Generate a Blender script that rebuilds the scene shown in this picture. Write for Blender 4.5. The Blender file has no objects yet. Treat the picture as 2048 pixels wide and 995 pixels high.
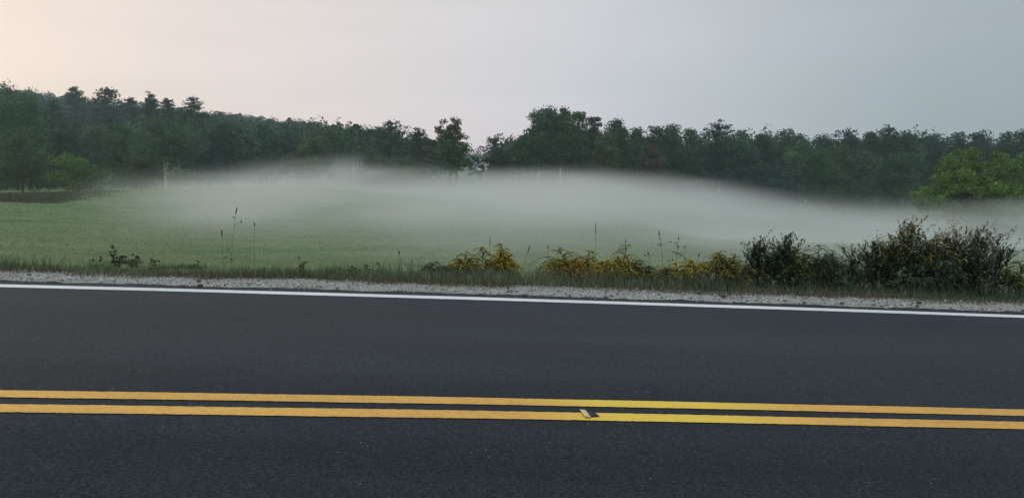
import bpy, math, random
import numpy as np
from mathutils import Vector, noise as mnoise

scene = bpy.context.scene
col = scene.collection
R = math.radians

# ------------------------------------------------------------------ camera
EYE, F, CX, CY, Y0 = 1.2, 1500.0, 1024.0, 497.5, 340.0
PITCH = math.atan((CY - Y0) / F)
cam_d = bpy.data.cameras.new('camera')
cam_d.sensor_width = 36.0
cam_d.lens = 36.0 * F / 2048.0
cam_d.clip_start = 0.05
cam_d.clip_end = 3000
cam = bpy.data.objects.new('camera', cam_d)
col.objects.link(cam)
cam.location = (0, 0, EYE)
cam.rotation_euler = (R(90) - PITCH, 0, 0)
scene.camera = cam

# ------------------------------------------------------------------ render settings
scene.view_settings.view_transform = 'Standard'
scene.view_settings.look = 'None'
scene.view_settings.exposure = 0.0
scene.view_settings.gamma = 1.0
scene.render.film_transparent = False
cy = scene.cycles
cy.max_bounces = 5
cy.diffuse_bounces = 3
cy.glossy_bounces = 2
cy.transmission_bounces = 3
cy.transparent_max_bounces = 8
cy.volume_bounces = 1
cy.volume_step_rate = 1.0
cy.volume_max_steps = 256
cy.sample_clamp_indirect = 4
cy.use_denoising = True
cy.use_adaptive_sampling = True
cy.adaptive_threshold = 0.008
try:
    cy.denoiser = 'OPENIMAGEDENOISE'
    cy.denoising_input_passes = 'RGB_ALBEDO_NORMAL'
    cy.denoising_prefilter = 'ACCURATE'
except Exception:
    pass

# ------------------------------------------------------------------ sky and sun
SUN_EL, SUN_AZ = 7.0, -62.0       # the sun is just coming up beyond the hill, far left of the view
world = bpy.data.worlds.new('World')
scene.world = world
world.use_nodes = True
nt = world.node_tree
nt.nodes.clear()
N, L = nt.nodes.new, nt.links.new
out = N('ShaderNodeOutputWorld')
bg_sky = N('ShaderNodeBackground')
bg_veil = N('ShaderNodeBackground')
add = N('ShaderNodeAddShader')
sky = N('ShaderNodeTexSky')
sky.sky_type = 'NISHITA'
sky.sun_disc = False
sky.sun_elevation = R(SUN_EL)
sky.sun_rotation = R(SUN_AZ)
sky.altitude = 100
sky.air_density = 1.0
sky.dust_density = 3.0
L(sky.outputs[0], bg_sky.inputs[0])
bg_sky.inputs[1].default_value = 0.03  # NISHITA share of the dawn sky
tc = N('ShaderNodeTexCoord')
sep = N('ShaderNodeSeparateXYZ')
L(tc.outputs['Generated'], sep.inputs[0])


def wmath(op, a, b=None, c=None, clamp=False):
    m = N('ShaderNodeMath')
    m.operation = op
    m.use_clamp = clamp
    for i, v in enumerate((a, b, c)):
        if v is None:
            continue
        if isinstance(v, (int, float)):
            m.inputs[i].default_value = v
        else:
            L(v, m.inputs[i])
    return m.outputs[0]


def wramp(fac, stops):
    r = N('ShaderNodeValToRGB')
    r.color_ramp.interpolation = 'B_SPLINE' if len(stops) > 3 else 'LINEAR'
    e = r.color_ramp.elements
    while len(e) < len(stops):
        e.new(0.5)
    for k, (p, c) in enumerate(stops):
        e[k].position = p
        e[k].color = (*c, 1)
    L(fac, r.inputs[0])
    return r.outputs[0]


# a thin veil of high dawn cloud: warm and bright towards the sun, blue grey away from it
azf = wmath('MULTIPLY_ADD', sep.outputs['X'], 0.5, 0.5)
low = wramp(azf, [(0.0, (.90, .66, .62)), (.22, (.90, .73, .70)), (.36, (.87, .74, .76)), (.5, (.78, .71, .80)),
                  (.62, (.53, .56, .64)), (.74, (.335, .385, .435)), (1.0, (.19, .27, .36))])
high = wramp(azf, [(0.0, (.90, .67, .61)), (.22, (.84, .69, .625)), (.36, (.77, .68, .65)), (.5, (.69, .66, .675)),
                   (.62, (.53, .545, .59)), (.74, (.39, .415, .445)), (1.0, (.27, .30, .34))])
elf = wmath('SMOOTH_MIN', wmath('MULTIPLY', wmath('SUBTRACT', sep.outputs['Z'], 0.03), 4.6), 1.0, 0.3, clamp=True)
veil = N('ShaderNodeMixRGB')
L(elf, veil.inputs[0])
L(low, veil.inputs[1])
L(high, veil.inputs[2])
# faint long streaks of cloud
mp = N('ShaderNodeMapping')
mp.inputs['Scale'].default_value = (1.2, 1.2, 9.0)
mp.inputs['Rotation'].default_value = (0, R(6), 0)
L(tc.outputs['Generated'], mp.inputs[0])
cn = N('ShaderNodeTexNoise')
cn.inputs['Scale'].default_value = 2.2
cn.inputs['Detail'].default_value = 3
L(mp.outputs[0], cn.inputs[0])
streak = wmath('MULTIPLY_ADD', cn.outputs[0], 0.18, 0.91)
vm = N('ShaderNodeVectorMath')
vm.operation = 'SCALE'
L(veil.outputs[0], vm.inputs[0])
L(streak, vm.inputs['Scale'])
# sky overhead, out of view, brightened and made bluer to light the ground
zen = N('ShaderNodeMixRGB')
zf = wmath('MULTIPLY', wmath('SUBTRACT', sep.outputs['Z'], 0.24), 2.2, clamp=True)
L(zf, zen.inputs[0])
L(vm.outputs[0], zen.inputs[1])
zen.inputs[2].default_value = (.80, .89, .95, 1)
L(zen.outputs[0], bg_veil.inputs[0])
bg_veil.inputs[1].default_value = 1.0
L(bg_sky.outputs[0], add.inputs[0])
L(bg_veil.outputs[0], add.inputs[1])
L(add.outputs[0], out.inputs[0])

sun_d = bpy.data.lights.new('sun', 'SUN')
sun_d.energy = 0.35
sun_d.angle = R(18)
sun_d.color = (1.0, 0.86, 0.76)
sun = bpy.data.objects.new('sun', sun_d)
col.objects.link(sun)
az = R(SUN_AZ)
sdir = Vector((math.sin(az) * math.cos(R(SUN_EL)), math.cos(az) * math.cos(R(SUN_EL)), math.sin(R(SUN_EL))))
sun.rotation_euler = sdir.to_track_quat('Z', 'Y').to_euler()


# ------------------------------------------------------------------ helpers
def at(px, py, y):
    """world x and z of a picture point that stands y metres ahead"""
    cx_, cy_ = (px - CX) / F, -(py - CY) / F
    d = Vector((cx_, math.cos(PITCH) + cy_ * math.sin(PITCH), -math.sin(PITCH) + cy_ * math.cos(PITCH)))
    t = y / d.y
    return d.x * t, EYE + d.z * t


def tag(o, label=None, cat=None, group=None, kind=None):
    if label:
        o['label'] = label
    if cat:
        o['category'] = cat
    if group:
        o['group'] = group
    if kind:
        o['kind'] = kind
    return o


def empty(name, loc, label, cat, group=None):
    o = bpy.data.objects.new(name, None)
    o.empty_display_size = 0.2
    col.objects.link(o)
    o.location = loc
    return tag(o, label, cat, group)


def mesh_obj(name, V, faces, mat, parent=None, colors=None, smooth=False):
    """V (n,3); faces = list of (m,k) int arrays (k = 3 or 4)"""
    V = np.asarray(V, np.float32)
    me = bpy.data.meshes.new(name)
    faces = [np.asarray(f, np.int32) for f in faces if len(f)]
    loops = np.concatenate([f.ravel() for f in faces])
    tot = np.concatenate([np.full(len(f), f.shape[1], np.int32) for f in faces])
    start = np.concatenate([[0], np.cumsum(tot)[:-1]]).astype(np.int32)
    me.vertices.add(len(V))
    me.vertices.foreach_set('co', V.ravel())
    me.loops.add(len(loops))
    me.loops.foreach_set('vertex_index', loops)
    me.polygons.add(len(tot))
    me.polygons.foreach_set('loop_start', start)
    me.polygons.foreach_set('loop_total', tot)
    if smooth:
        me.polygons.foreach_set('use_smooth', np.ones(len(tot), bool))
    me.update(calc_edges=True)
    if colors is not None:
        a = me.color_attributes.new('tint', 'FLOAT_COLOR', 'POINT')
        c = np.ones((len(V), 4), np.float32)
        c[:, :3] = colors
        a.data.foreach_set('color', c.ravel())
    me.materials.append(mat)
    o = bpy.data.objects.new(name, me)
    col.objects.link(o)
    if parent is not None:
        o.parent = parent
    return o


class Acc:
    """collects vertices, faces and colours of ONE mesh"""

    def __init__(s):
        s.V, s.Q, s.T, s.C, s.n = [], [], [], [], 0

    def add(s, V, Q=None, T=None, C=(1, 1, 1)):
        V = np.asarray(V, float)
        s.V.append(V)
        C = np.asarray(C, float)
        s.C.append(np.broadcast_to(C, (len(V), 3)).copy() if C.ndim == 1 else C)
        if Q is not None and len(Q):
            s.Q.append(np.asarray(Q) + s.n)
        if T is not None and len(T):
            s.T.append(np.asarray(T) + s.n)
        s.n += len(V)

    def build(s, name, mat, parent=None, smooth=False):
        f = []
        if s.Q:
            f.append(np.concatenate(s.Q))
        if s.T:
            f.append(np.concatenate(s.T))
        return mesh_obj(name, np.concatenate(s.V), f, mat, parent, np.concatenate(s.C), smooth)


def tube(acc, pts, radii, sides=5, c=(1, 1, 1)):
    pts = np.asarray(pts, float)
    n = len(pts)
    tan = np.gradient(pts, axis=0)
    tan /= np.linalg.norm(tan, axis=1)[:, None] + 1e-9
    ref = np.array([0.31, 0.95, 0.05]) if abs(tan[0][2]) > .5 else np.array([0, 0, 1.0])
    u = np.cross(tan, ref)
    u /= np.linalg.norm(u, axis=1)[:, None] + 1e-9
    w = np.cross(tan, u)
    a = np.arange(sides) * 2 * math.pi / sides
    ring = u[:, None] * np.cos(a)[None, :, None] + w[:, None] * np.sin(a)[None, :, None]
    V = (pts[:, None] + ring * np.asarray(radii)[:, None, None]).reshape(-1, 3)
    i = np.arange(n - 1)[:, None] * sides
    j = np.arange(sides)[None]
    k = (j + 1) % sides
    Q = np.stack([i + j, i + k, i + sides + k, i + sides + j], -1).reshape(-1, 4)
    acc.add(V, Q=Q, C=c)


def unit(v):
    return v / (np.linalg.norm(v, axis=-1, keepdims=True) + 1e-9)


def leaf_quads(acc, P, size, colors, rng, aspect=0.6, up=0.4, nrm=None, droop=0.0):
    """one rhombic leaf per point of P"""
    n = len(P)
    nr = rng.normal(size=(n, 3))
    if nrm is not None:
        nr = nr * 0.8 + nrm
    nr[:, 2] += up
    nr = unit(nr)
    d = rng.normal(size=(n, 3))
    d[:, 2] -= droop
    d = unit(d - (d * nr).sum(1)[:, None] * nr)
    e = np.cross(nr, d)
    s = np.asarray(size).reshape(-1, 1) * np.ones((n, 1))
    V = np.stack([P - d * s * .5, P + e * s * aspect * .5 + nr * s * .08, P + d * s * .5, P - e * s * aspect * .5 + nr * s * .08], 1).reshape(-1, 3)
    Q = np.arange(n * 4).reshape(-1, 4)
    acc.add(V, Q=Q, C=np.repeat(colors, 4, 0))


def vary(base, n, rng, amt=0.25, hue=0.12):
    c = np.asarray(base)[None] * np.exp(rng.normal(size=(n, 1)) * amt)
    c = c * np.exp(rng.normal(size=(n, 3)) * hue * np.array([1, .4, .8]))
    return np.clip(c, 0.003, 0.9)


# ------------------------------------------------------------------ materials
def new_mat(name):
    m = bpy.data.materials.new(name)
    m.use_nodes = True
    return m, m.node_tree, m.node_tree.nodes['Principled BSDF']


def foliage_mat(name, trans=0.25, rough=0.6):
    m, t, b = new_mat(name)
    a = t.nodes.new('ShaderNodeAttribute')
    a.attribute_name = 'tint'
    t.links.new(a.outputs['Color'], b.inputs['Base Color'])
    b.inputs['Roughness'].default_value = rough
    b.inputs['Specular IOR Level'].default_value = 0.2
    tr = t.nodes.new('ShaderNodeBsdfTranslucent')
    mx = t.nodes.new('ShaderNodeMixShader')
    mx.inputs[0].default_value = trans
    t.links.new(a.outputs['Color'], tr.inputs[0])
    t.links.new(b.outputs[0], mx.inputs[1])
    t.links.new(tr.outputs[0], mx.inputs[2])
    t.links.new(mx.outputs[0], t.nodes['Material Output'].inputs[0])
    return m


M_leaf = foliage_mat('leaf')
M_grass = foliage_mat('grass_blade', 0.3, 0.55)
M_petal = foliage_mat('petal', 0.3, 0.7)


def noise_mat(name, c1, c2, scale, rough=0.85, detail=6, stretch=(1, 1, 1), bump=0.0, spec=0.3, lo=.35, hi=.65, dist=0.02):
    m, t, b = new_mat(name)
    tc = t.nodes.new('ShaderNodeTexCoord')
    mp = t.nodes.new('ShaderNodeMapping')
    mp.inputs['Scale'].default_value = stretch
    t.links.new(tc.outputs['Object'], mp.inputs[0])
    nz = t.nodes.new('ShaderNodeTexNoise')
    nz.inputs['Scale'].default_value = scale
    nz.inputs['Detail'].default_value = detail
    t.links.new(mp.outputs[0], nz.inputs[0])
    r = t.nodes.new('ShaderNodeValToRGB')
    r.color_ramp.elements[0].position, r.color_ramp.elements[1].position = lo, hi
    r.color_ramp.elements[0].color, r.color_ramp.elements[1].color = (*c1, 1), (*c2, 1)
    t.links.new(nz.outputs[0], r.inputs[0])
    t.links.new(r.outputs[0], b.inputs['Base Color'])
    b.inputs['Roughness'].default_value = rough
    b.inputs['Specular IOR Level'].default_value = spec
    if bump:
        bp = t.nodes.new('ShaderNodeBump')
        bp.inputs['Strength'].default_value = bump
        bp.inputs['Distance'].default_value = dist
        t.links.new(nz.outputs[0], bp.inputs['Height'])
        t.links.new(bp.outputs[0], b.inputs['Normal'])
    return m, t, b, nz, r, mp


M_bark = noise_mat('bark', (.025, .022, .018), (.075, .065, .055), 3.0, stretch=(4, 4, 1), bump=.4)[0]
M_birch = noise_mat('birch_bark', (.10, .095, .085), (.62, .60, .55), 2.2, stretch=(1, 1, 4), lo=.38, hi=.5)[0]
M_stem = foliage_mat('stem', 0.0, 0.7)


def mixrgb(t, fac, a, b, mode='MIX'):
    m = t.nodes.new('ShaderNodeMixRGB')
    m.blend_type = mode
    for i, v in enumerate((fac, a, b)):
        if isinstance(v, (int, float)):
            m.inputs[i].default_value = v
        elif isinstance(v, tuple):
            m.inputs[i].default_value = (*v, 1)
        else:
            t.links.new(v, m.inputs[i])
    return m.outputs[0]


def tnoise(t, vec, scale, detail=4, stretch=None, rough=.5, off=(0, 0, 0)):
    if stretch is not None or off != (0, 0, 0):
        mp = t.nodes.new('ShaderNodeMapping')
        mp.inputs['Scale'].default_value = stretch or (1, 1, 1)
        mp.inputs['Location'].default_value = off
        t.links.new(vec, mp.inputs[0])
        vec = mp.outputs[0]
    n = t.nodes.new('ShaderNodeTexNoise')
    n.inputs['Scale'].default_value = scale
    n.inputs['Detail'].default_value = detail
    n.inputs['Roughness'].default_value = rough
    t.links.new(vec, n.inputs[0])
    return n.outputs[0]


def tramp(t, fac, stops):
    r = t.nodes.new('ShaderNodeValToRGB')
    e = r.color_ramp.elements
    while len(e) < len(stops):
        e.new(.5)
    for k, (p, c) in enumerate(stops):
        e[k].position = p
        e[k].color = (*((c, c, c) if isinstance(c, (int, float)) else c), 1)
    t.links.new(fac, r.inputs[0])
    return r.outputs[0]


# asphalt: fresh dark aggregate, slightly paler wheel paths, pores
M_asphalt, t, b = new_mat('asphalt')
tcn = t.nodes.new('ShaderNodeTexCoord')
ob = tcn.outputs['Object']
g1 = tnoise(t, ob, 75, 4, rough=.8)
g2 = tnoise(t, ob, 45, 3)
g3 = tnoise(t, ob, .9, 4, (.22, 1.6, 1))
c0 = tramp(t, g1, [(.34, (.003, .005, .007)), (.5, (.015, .021, .027)), (.68, (.042, .053, .066))])
c1 = mixrgb(t, 1.0, c0, tramp(t, g2, [(.34, .62), (.48, 1.0)]), 'MULTIPLY')
c2 = mixrgb(t, 1.0, c1, tramp(t, g3, [(.3, .80), (.7, 1.22)]), 'MULTIPLY')
c2 = mixrgb(t, 1.0, c2, tramp(t, tnoise(t, ob, .5, 3, (.12, 2.6, 1), .5, (4, 2, 0)), [(.35, .88), (.65, 1.14)]), 'MULTIPLY')
vor = t.nodes.new('ShaderNodeTexVoronoi')
vor.inputs['Scale'].default_value = 26
t.links.new(ob, vor.inputs[0])
chip = tramp(t, vor.outputs['Distance'], [(.09, 1.0), (.12, 0.0)])
chn = tramp(t, tnoise(t, ob, 5, 2, off=(7, 3, 0)), [(.60, 0.0), (.66, 1.0)])
c3 = mixrgb(t, mixrgb(t, 1.0, chip, chn, 'MULTIPLY'), c2, (.20, .21, .21))
t.links.new(c3, b.inputs['Base Color'])
b.inputs['Roughness'].default_value = .82
b.inputs['Specular IOR Level'].default_value = .22
bp = t.nodes.new('ShaderNodeBump')
bp.inputs['Strength'].default_value = .7
bp.inputs['Distance'].default_value = .006
t.links.new(mixrgb(t, .5, g1, g2), bp.inputs['Height'])
t.links.new(bp.outputs[0], b.inputs['Normal'])


def paint_mat(name, base, worn, amount=(.30, .42)):
    m, t, b = new_mat(name)
    ob = t.nodes.new('ShaderNodeTexCoord').outputs['Object']
    n1 = tnoise(t, ob, 90, 3, rough=.7)
    n2 = tnoise(t, ob, 1.3, 3, (.5, 3, 1))
    cc = mixrgb(t, tramp(t, n1, [(amount[0], 1.0), (amount[1], 0.0)]), base, worn)
    n3 = tnoise(t, ob, 16, 5, (.7, 1.4, 1), .75)
    cc = mixrgb(t, tramp(t, n3, [(.27, .85), (.33, 0.0)]), cc, worn)
    cc = mixrgb(t, 1.0, cc, tramp(t, n3, [(.35, .86), (.6, 1.0)]), 'MULTIPLY')
    cc = mixrgb(t, 1.0, cc, tramp(t, n2, [(.3, .86), (.7, 1.05)]), 'MULTIPLY')
    t.links.new(cc, b.inputs['Base Color'])
    b.inputs['Roughness'].default_value = .6
    bp = t.nodes.new('ShaderNodeBump')
    bp.inputs['Strength'].default_value = .5
    bp.inputs['Distance'].default_value = .004
    t.links.new(n1, bp.inputs['Height'])
    t.links.new(bp.outputs[0], b.inputs['Normal'])
    return m


M_white = paint_mat('white_road_paint', (.76, .78, .78), (.42, .44, .44))
M_yellow = paint_mat('yellow_road_paint', (.78, .41, .055), (.36, .20, .05), (.33, .45))

t = M_yellow.node_tree
b = t.nodes['Principled BSDF']
src = b.inputs['Base Color'].links[0].from_socket
spx = t.nodes.new('ShaderNodeSeparateXYZ')
t.links.new(t.nodes.new('ShaderNodeTexCoord').outputs['Object'], spx.inputs[0])
mr = t.nodes.new('ShaderNodeMapRange')
mr.inputs['From Min'].default_value, mr.inputs['From Max'].default_value = -4, 4
t.links.new(spx.outputs[0], mr.inputs['Value'])
fresh = tramp(t, mr.outputs[0], [(.505, 0.0), (.56, 1.0), (.63, 1.0), (.70, 0.0)])  # one stretch of the line gets a lemon tint
t.links.new(mixrgb(t, mixrgb(t, 1.0, fresh, (.8, .8, .8), 'MULTIPLY'), src, (.80, .56, .03)), b.inputs['Base Color'])

# ------------------------------------------------------------------ the lie of the land
GRADE = 0.045


def zroad(x):
    return -GRADE * 26 * np.tanh(np.asarray(x, float) / 26)


def ycurve(x, off=0.0):
    """line of the road's double centre line; off = metres beyond it"""
    x = np.asarray(x, float)
    xc = np.clip(x, -9, 9)
    return 3.677 + .082 * xc - .0035 * xc ** 2 + (.082 - .007 * xc) * (x - xc) + off


D_WHITE = 3.19


def sstep(a, b, x):
    u = np.clip((np.asarray(x, float) - a) / (b - a), 0, 1)
    return u * u * (3 - 2 * u)


def hill(x, y):
    ridge = np.interp(x, [-600, -205, -175, -157, -111, -82, -53, -34, -17, 0, 40, 120, 220, 600], [30, 26, 21.5, 19, 14, 10.8, 7.7, 5, 1.0, 0, 0, 1.5, 4, 10])
    return ridge * sstep(105, 290, y)


def zground(x, y):
    x = np.asarray(x, float)
    y = np.asarray(y, float)
    v = y - ycurve(x) - D_WHITE
    zr = zroad(x)
    base = -1.25 - 0.010 * np.clip(x, -30, 60) - .7 * sstep(-12, 35, x) * sstep(18, 55, y)
    base = base + .92 * np.exp(-((x + 19) / 13) ** 2 - ((y - 57) / 15) ** 2)
    base = base + 0.65 * np.exp(-((x + 34) / 14) ** 2 - ((y - 38) / 12) ** 2)
    base = base - .4 * sstep(62, 90, y) * sstep(20, -30, x) + hill(x, y)
    base = base - 2.9 * sstep(.02, .30, x / np.maximum(y, 1)) * sstep(16, 78, y) * (1 - sstep(140, 260, y))
    base = base + .05 * np.sin(x * .31 + y * .12) * np.sin(y * .23) * sstep(12, 30, y)
    z = zr * (1 - sstep(.9, 6, v)) + (base) * sstep(.9, 6, v)
    dip = -.20 * sstep(.9, 2.0, v) * (1 - sstep(2.5, 7, v))
    z = z + dip
    # behind the photographer the verge runs down in the same way
    w = -(y - ycurve(x)) - 3.9
    back = sstep(.3, 6, w)
    return z * (1 - back) + (zr * .6 - .8) * back


# ground sheet (fine near the road, coarse far off)
xs = np.unique(np.concatenate([np.linspace(-560, -120, 40), np.linspace(-120, -20, 80), np.linspace(-20, 20, 161), np.linspace(20, 120, 80), np.linspace(120, 560, 40)]))
ys = np.unique(np.concatenate([np.linspace(-300, -20, 30), np.linspace(-20, 4, 60), np.linspace(4, 16, 90), np.linspace(16, 120, 150), np.linspace(120, 330, 70), np.linspace(330, 560, 20)]))
X, Y = np.meshgrid(xs, ys)
Z = zground(X, Y)
vv = Y - ycurve(X)
onroad = (vv > -3.9) & (vv < 4.0)
Z = np.where(onroad, Z - .03, Z)
i = np.arange(len(ys) - 1)[:, None] * len(xs) + np.arange(len(xs) - 1)[None]
Q = np.stack([i, i + 1, i + 1 + len(xs), i + len(xs)], -1).reshape(-1, 4)

M_ground, t, b = new_mat('meadow_soil_and_grass')
ob = t.nodes.new('ShaderNodeTexCoord').outputs['Object']
a1 = tnoise(t, ob, 1.0, 6, (.35, .9, 1), .65)
a2 = tnoise(t, ob, 12, 4, (.5, 1.2, 1), .7)
a3 = tnoise(t, ob, .13, 3)
gc = tramp(t, a1, [(.3, (.085, .135, .058)), (.5, (.140, .205, .095)), (.7, (.195, .265, .130))])
gc = mixrgb(t, 1.0, gc, tramp(t, a2, [(.3, .6), (.7, 1.35)]), 'MULTIPLY')
gc = mixrgb(t, tramp(t, a3, [(.45, 0.0), (.65, .35)]), gc, (.19, .20, .11))
t.links.new(gc, b.inputs['Base Color'])
b.inputs['Roughness'].default_value = .95
b.inputs['Specular IOR Level'].default_value = .1
bp = t.nodes.new('ShaderNodeBump')
bp.inputs['Strength'].default_value = .8
bp.inputs['Distance'].default_value = .08
t.links.new(a2, bp.inputs['Height'])
t.links.new(bp.outputs[0], b.inputs['Normal'])
ground = mesh_obj('ground', np.stack([X, Y, Z], -1).reshape(-1, 3), [Q], M_ground, smooth=True)
tag(ground, kind='structure')


def strip(name, o0, o1, lift, mat, x0=-90, x1=90, n=720, thick=0.0, wob=0.0, seed=0, parent=None, tagit=True):
    x = np.linspace(x0, x1, n)
    rng = np.random.default_rng(seed)

    def w(k):
        if not wob:
            return 0
        return wob * (np.sin(x * 1.9 + k) * .5 + np.sin(x * 4.7 + 2 * k) * .3 + rng.normal(size=n) * .35)
    ya, yb = ycurve(x, o0) + w(1), ycurve(x, o1) + w(2)
    z = zroad(x) + lift
    V = [np.stack([x, ya, z], 1), np.stack([x, yb, z], 1)]
    k = np.arange(n - 1)
    F_ = [np.stack([k, k + 1, k + 1 + n, k + n], 1)]
    if thick:
        V += [np.stack([x, ya - .01, z - thick], 1), np.stack([x, yb + .03, z - thick], 1)]
        F_.append(np.stack([k + 2 * n, k + 1 + 2 * n, k + 1, k], 1))
        F_.append(np.stack([k + n, k + 1 + n, k + 1 + 3 * n, k + 3 * n], 1))
    o = mesh_obj(name, np.concatenate(V), [np.concatenate(F_)], mat, parent)
    if tagit:
        tag(o, kind='structure')
    return o


strip('road', -3.55, D_WHITE + .30, .004, M_asphalt, thick=.05, wob=.018, seed=3)
strip('road_edge_line', D_WHITE - .074, D_WHITE + .074, .008, M_white, wob=.0045, n=5000, x0=-60, x1=60)
strip('road_edge_line', -3.30 - .075, -3.30 + .075, .008, M_white, wob=.0045, n=5000, x0=-60, x1=60)
strip('road_centre_line', .052, .165, .008, M_yellow, wob=.0042, n=6000, x0=-50, x1=50, seed=5)
strip('road_centre_line', -.165, -.050, .008, M_yellow, wob=.0042, n=6000, x0=-50, x1=50, seed=6)

# gravel shoulders
M_gravel, t, b = new_mat('crushed_gravel')
ob = t.nodes.new('ShaderNodeTexCoord').outputs['Object']
v1 = t.nodes.new('ShaderNodeTexVoronoi')
v1.inputs['Scale'].default_value = 55
t.links.new(ob, v1.inputs[0])
n1 = tnoise(t, ob, 30, 5, rough=.7)
n2 = tnoise(t, ob, 3.0, 4, (.5, 1.5, 1))
gg = tramp(t, v1.outputs['Distance'], [(.0, (.45, .455, .42)), (.45, (.39, .395, .365)), (.7, (.185, .185, .17))])
gg = mixrgb(t, 1.0, gg, tramp(t, n1, [(.3, .55), (.6, 1.15)]), 'MULTIPLY')
gg = mixrgb(t, tramp(t, n2, [(.58, 0.0), (.75, .5)]), gg, (.20, .17, .13))
t.links.new(gg, b.inputs['Base Color'])
b.inputs['Roughness'].default_value = .95
b.inputs['Specular IOR Level'].default_value = .15
bp = t.nodes.new('ShaderNodeBump')
bp.inputs['Strength'].default_value = .8
bp.inputs['Distance'].default_value = .012
t.links.new(mixrgb(t, .5, v1.outputs['Distance'], n1), bp.inputs['Height'])
t.links.new(bp.outputs[0], b.inputs['Normal'])
M_verge = noise_mat('bare_soil', (.035, .032, .022), (.10, .085, .055), 9, bump=.6)[0]


def shoulder(name, s0, s1, mat, lift, seed):
    n = 1400
    x = np.linspace(-60, 60, n)
    rows = 8
    V = []
    rng = np.random.default_rng(seed)
    e = .05 * np.sin(x * 1.3) + .04 * np.sin(x * 3.1 + 1) + rng.normal(size=n) * .02
    e0 = rng.normal(size=n) * .018 + .02 * np.sin(x * 5)
    for r in range(rows):
        f = r / (rows - 1)
        off = s0 + (s1 - s0) * f
        yy = ycurve(x, off) + e * f * np.sign(s1 - s0) + e0 * (1 - f)
        zz = zground(x, yy) if f > .6 else zroad(x)
        zz = np.maximum(zz, zroad(x) - .25)
        V.append(np.stack([x, yy, zz + (.005 + (lift - .005) * min(1, f * 4)) - .012 * f + rng.normal(size=n) * .002], 1))
    k = (np.arange(rows - 1)[:, None] * n + np.arange(n - 1)[None]).ravel()
    o = mesh_obj(name, np.concatenate(V), [np.stack([k, k + 1, k + 1 + n, k + n], 1)], mat)
    return tag(o, kind='structure')


shoulder('gravel_shoulder', D_WHITE + .27, D_WHITE + .88, M_gravel, .016, 1)
shoulder('gravel_shoulder', -3.50, -4.3, M_gravel, .016, 2)

# loose stones on the gravel
rng = np.random.default_rng(11)
octv = np.array([[1, 0, 0], [-1, 0, 0], [0, 1, 0], [0, -1, 0], [0, 0, 1], [0, 0, -1]], float)
octf = np.array([[0, 2, 4], [2, 1, 4], [1, 3, 4], [3, 0, 4], [2, 0, 5], [1, 2, 5], [3, 1, 5], [0, 3, 5]])


def stones(n, x0, x1, o0, o1, smin, smax, seed, tint):
    rng = np.random.default_rng(seed)
    x = rng.uniform(x0, x1, n)
    o = rng.uniform(o0, o1, n)
    y = ycurve(x, o)
    s = smin * (smax / smin) ** (rng.random(n) ** 2.2)
    z = zroad(x) + .012 + s * .25
    V = octv[None] * s[:, None, None] * rng.uniform(.6, 1.3, (n, 6, 1)) * np.array([1, 1, .6])
    a = rng.uniform(0, 6.28, n)
    ca, sa = np.cos(a)[:, None], np.sin(a)[:, None]
    V = np.stack([V[..., 0] * ca - V[..., 1] * sa, V[..., 0] * sa + V[..., 1] * ca, V[..., 2]], -1)
    V = V + np.stack([x, y, z], -1)[:, None]
    T = octf[None] + (np.arange(n) * 6)[:, None, None]
    c = vary(tint, n, rng, .35, .06)
    dark = rng.random(n) < .16
    c[dark] *= .3
    return V.reshape(-1, 3), T.reshape(-1, 3), np.repeat(c, 6, 0)


M_stone = foliage_mat('stone', 0.0, 0.9)
A = Acc()
for arg in ((17000, -9.5, 9.5, D_WHITE + .28, D_WHITE + .86, .004, .012, 21, (.41, .415, .385)),
            (420, -9.5, 9.5, D_WHITE + .26, D_WHITE + 1.0, .014, .030, 22, (.26, .26, .25)),
            (260, -9.5, 9.5, D_WHITE + .12, D_WHITE + .34, .005, .012, 23, (.38, .38, .36)),
            (3000, -6, 6, -4.2, -3.5, .006, .016, 24, (.34, .34, .32))):
    V, T, C = stones(*arg)
    A.add(V, T=T, C=C)
tag(A.build('gravel', M_stone), kind='stuff')


# ------------------------------------------------------------------ grass
def blades(acc, x, y, h, w, c, rng, lean=.5, zoff=0.0):
    n = len(x)
    z = zground(x, y) - .01 + zoff
    a = rng.uniform(0, 2 * math.pi, n)
    ln = h * rng.uniform(.1, 1, n) * lean
    dx, dy = np.cos(a) * ln, np.sin(a) * ln
    b = rng.uniform(0, 2 * math.pi, n)
    wx, wy = np.cos(b) * w * .5, np.sin(b) * w * .5
    P = np.stack([x, y, z], 1)
    W_ = np.stack([wx, wy, 0 * wx], 1)
    mid = P + np.stack([dx * .35, dy * .35, h * .6], 1)
    tip = P + np.stack([dx, dy, h], 1)
    V = np.stack([P - W_, P + W_, mid + W_ * .8, mid - W_ * .8, tip], 1).reshape(-1, 3)
    k = np.arange(n)[:, None] * 5
    acc.add(V, Q=k + np.array([[0, 1, 2, 3]]), T=k + np.array([[3, 2, 4]]), C=np.repeat(c, 5, 0))


def patch(x, y, s=1.0, off=0.0):
    return (np.sin(x * .9 * s + 1.3 * np.sin(y * .7 * s + off)) + np.sin(y * 1.7 * s + 1.1 * np.sin(x * .45 * s + 2 + off))) * .5


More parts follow.
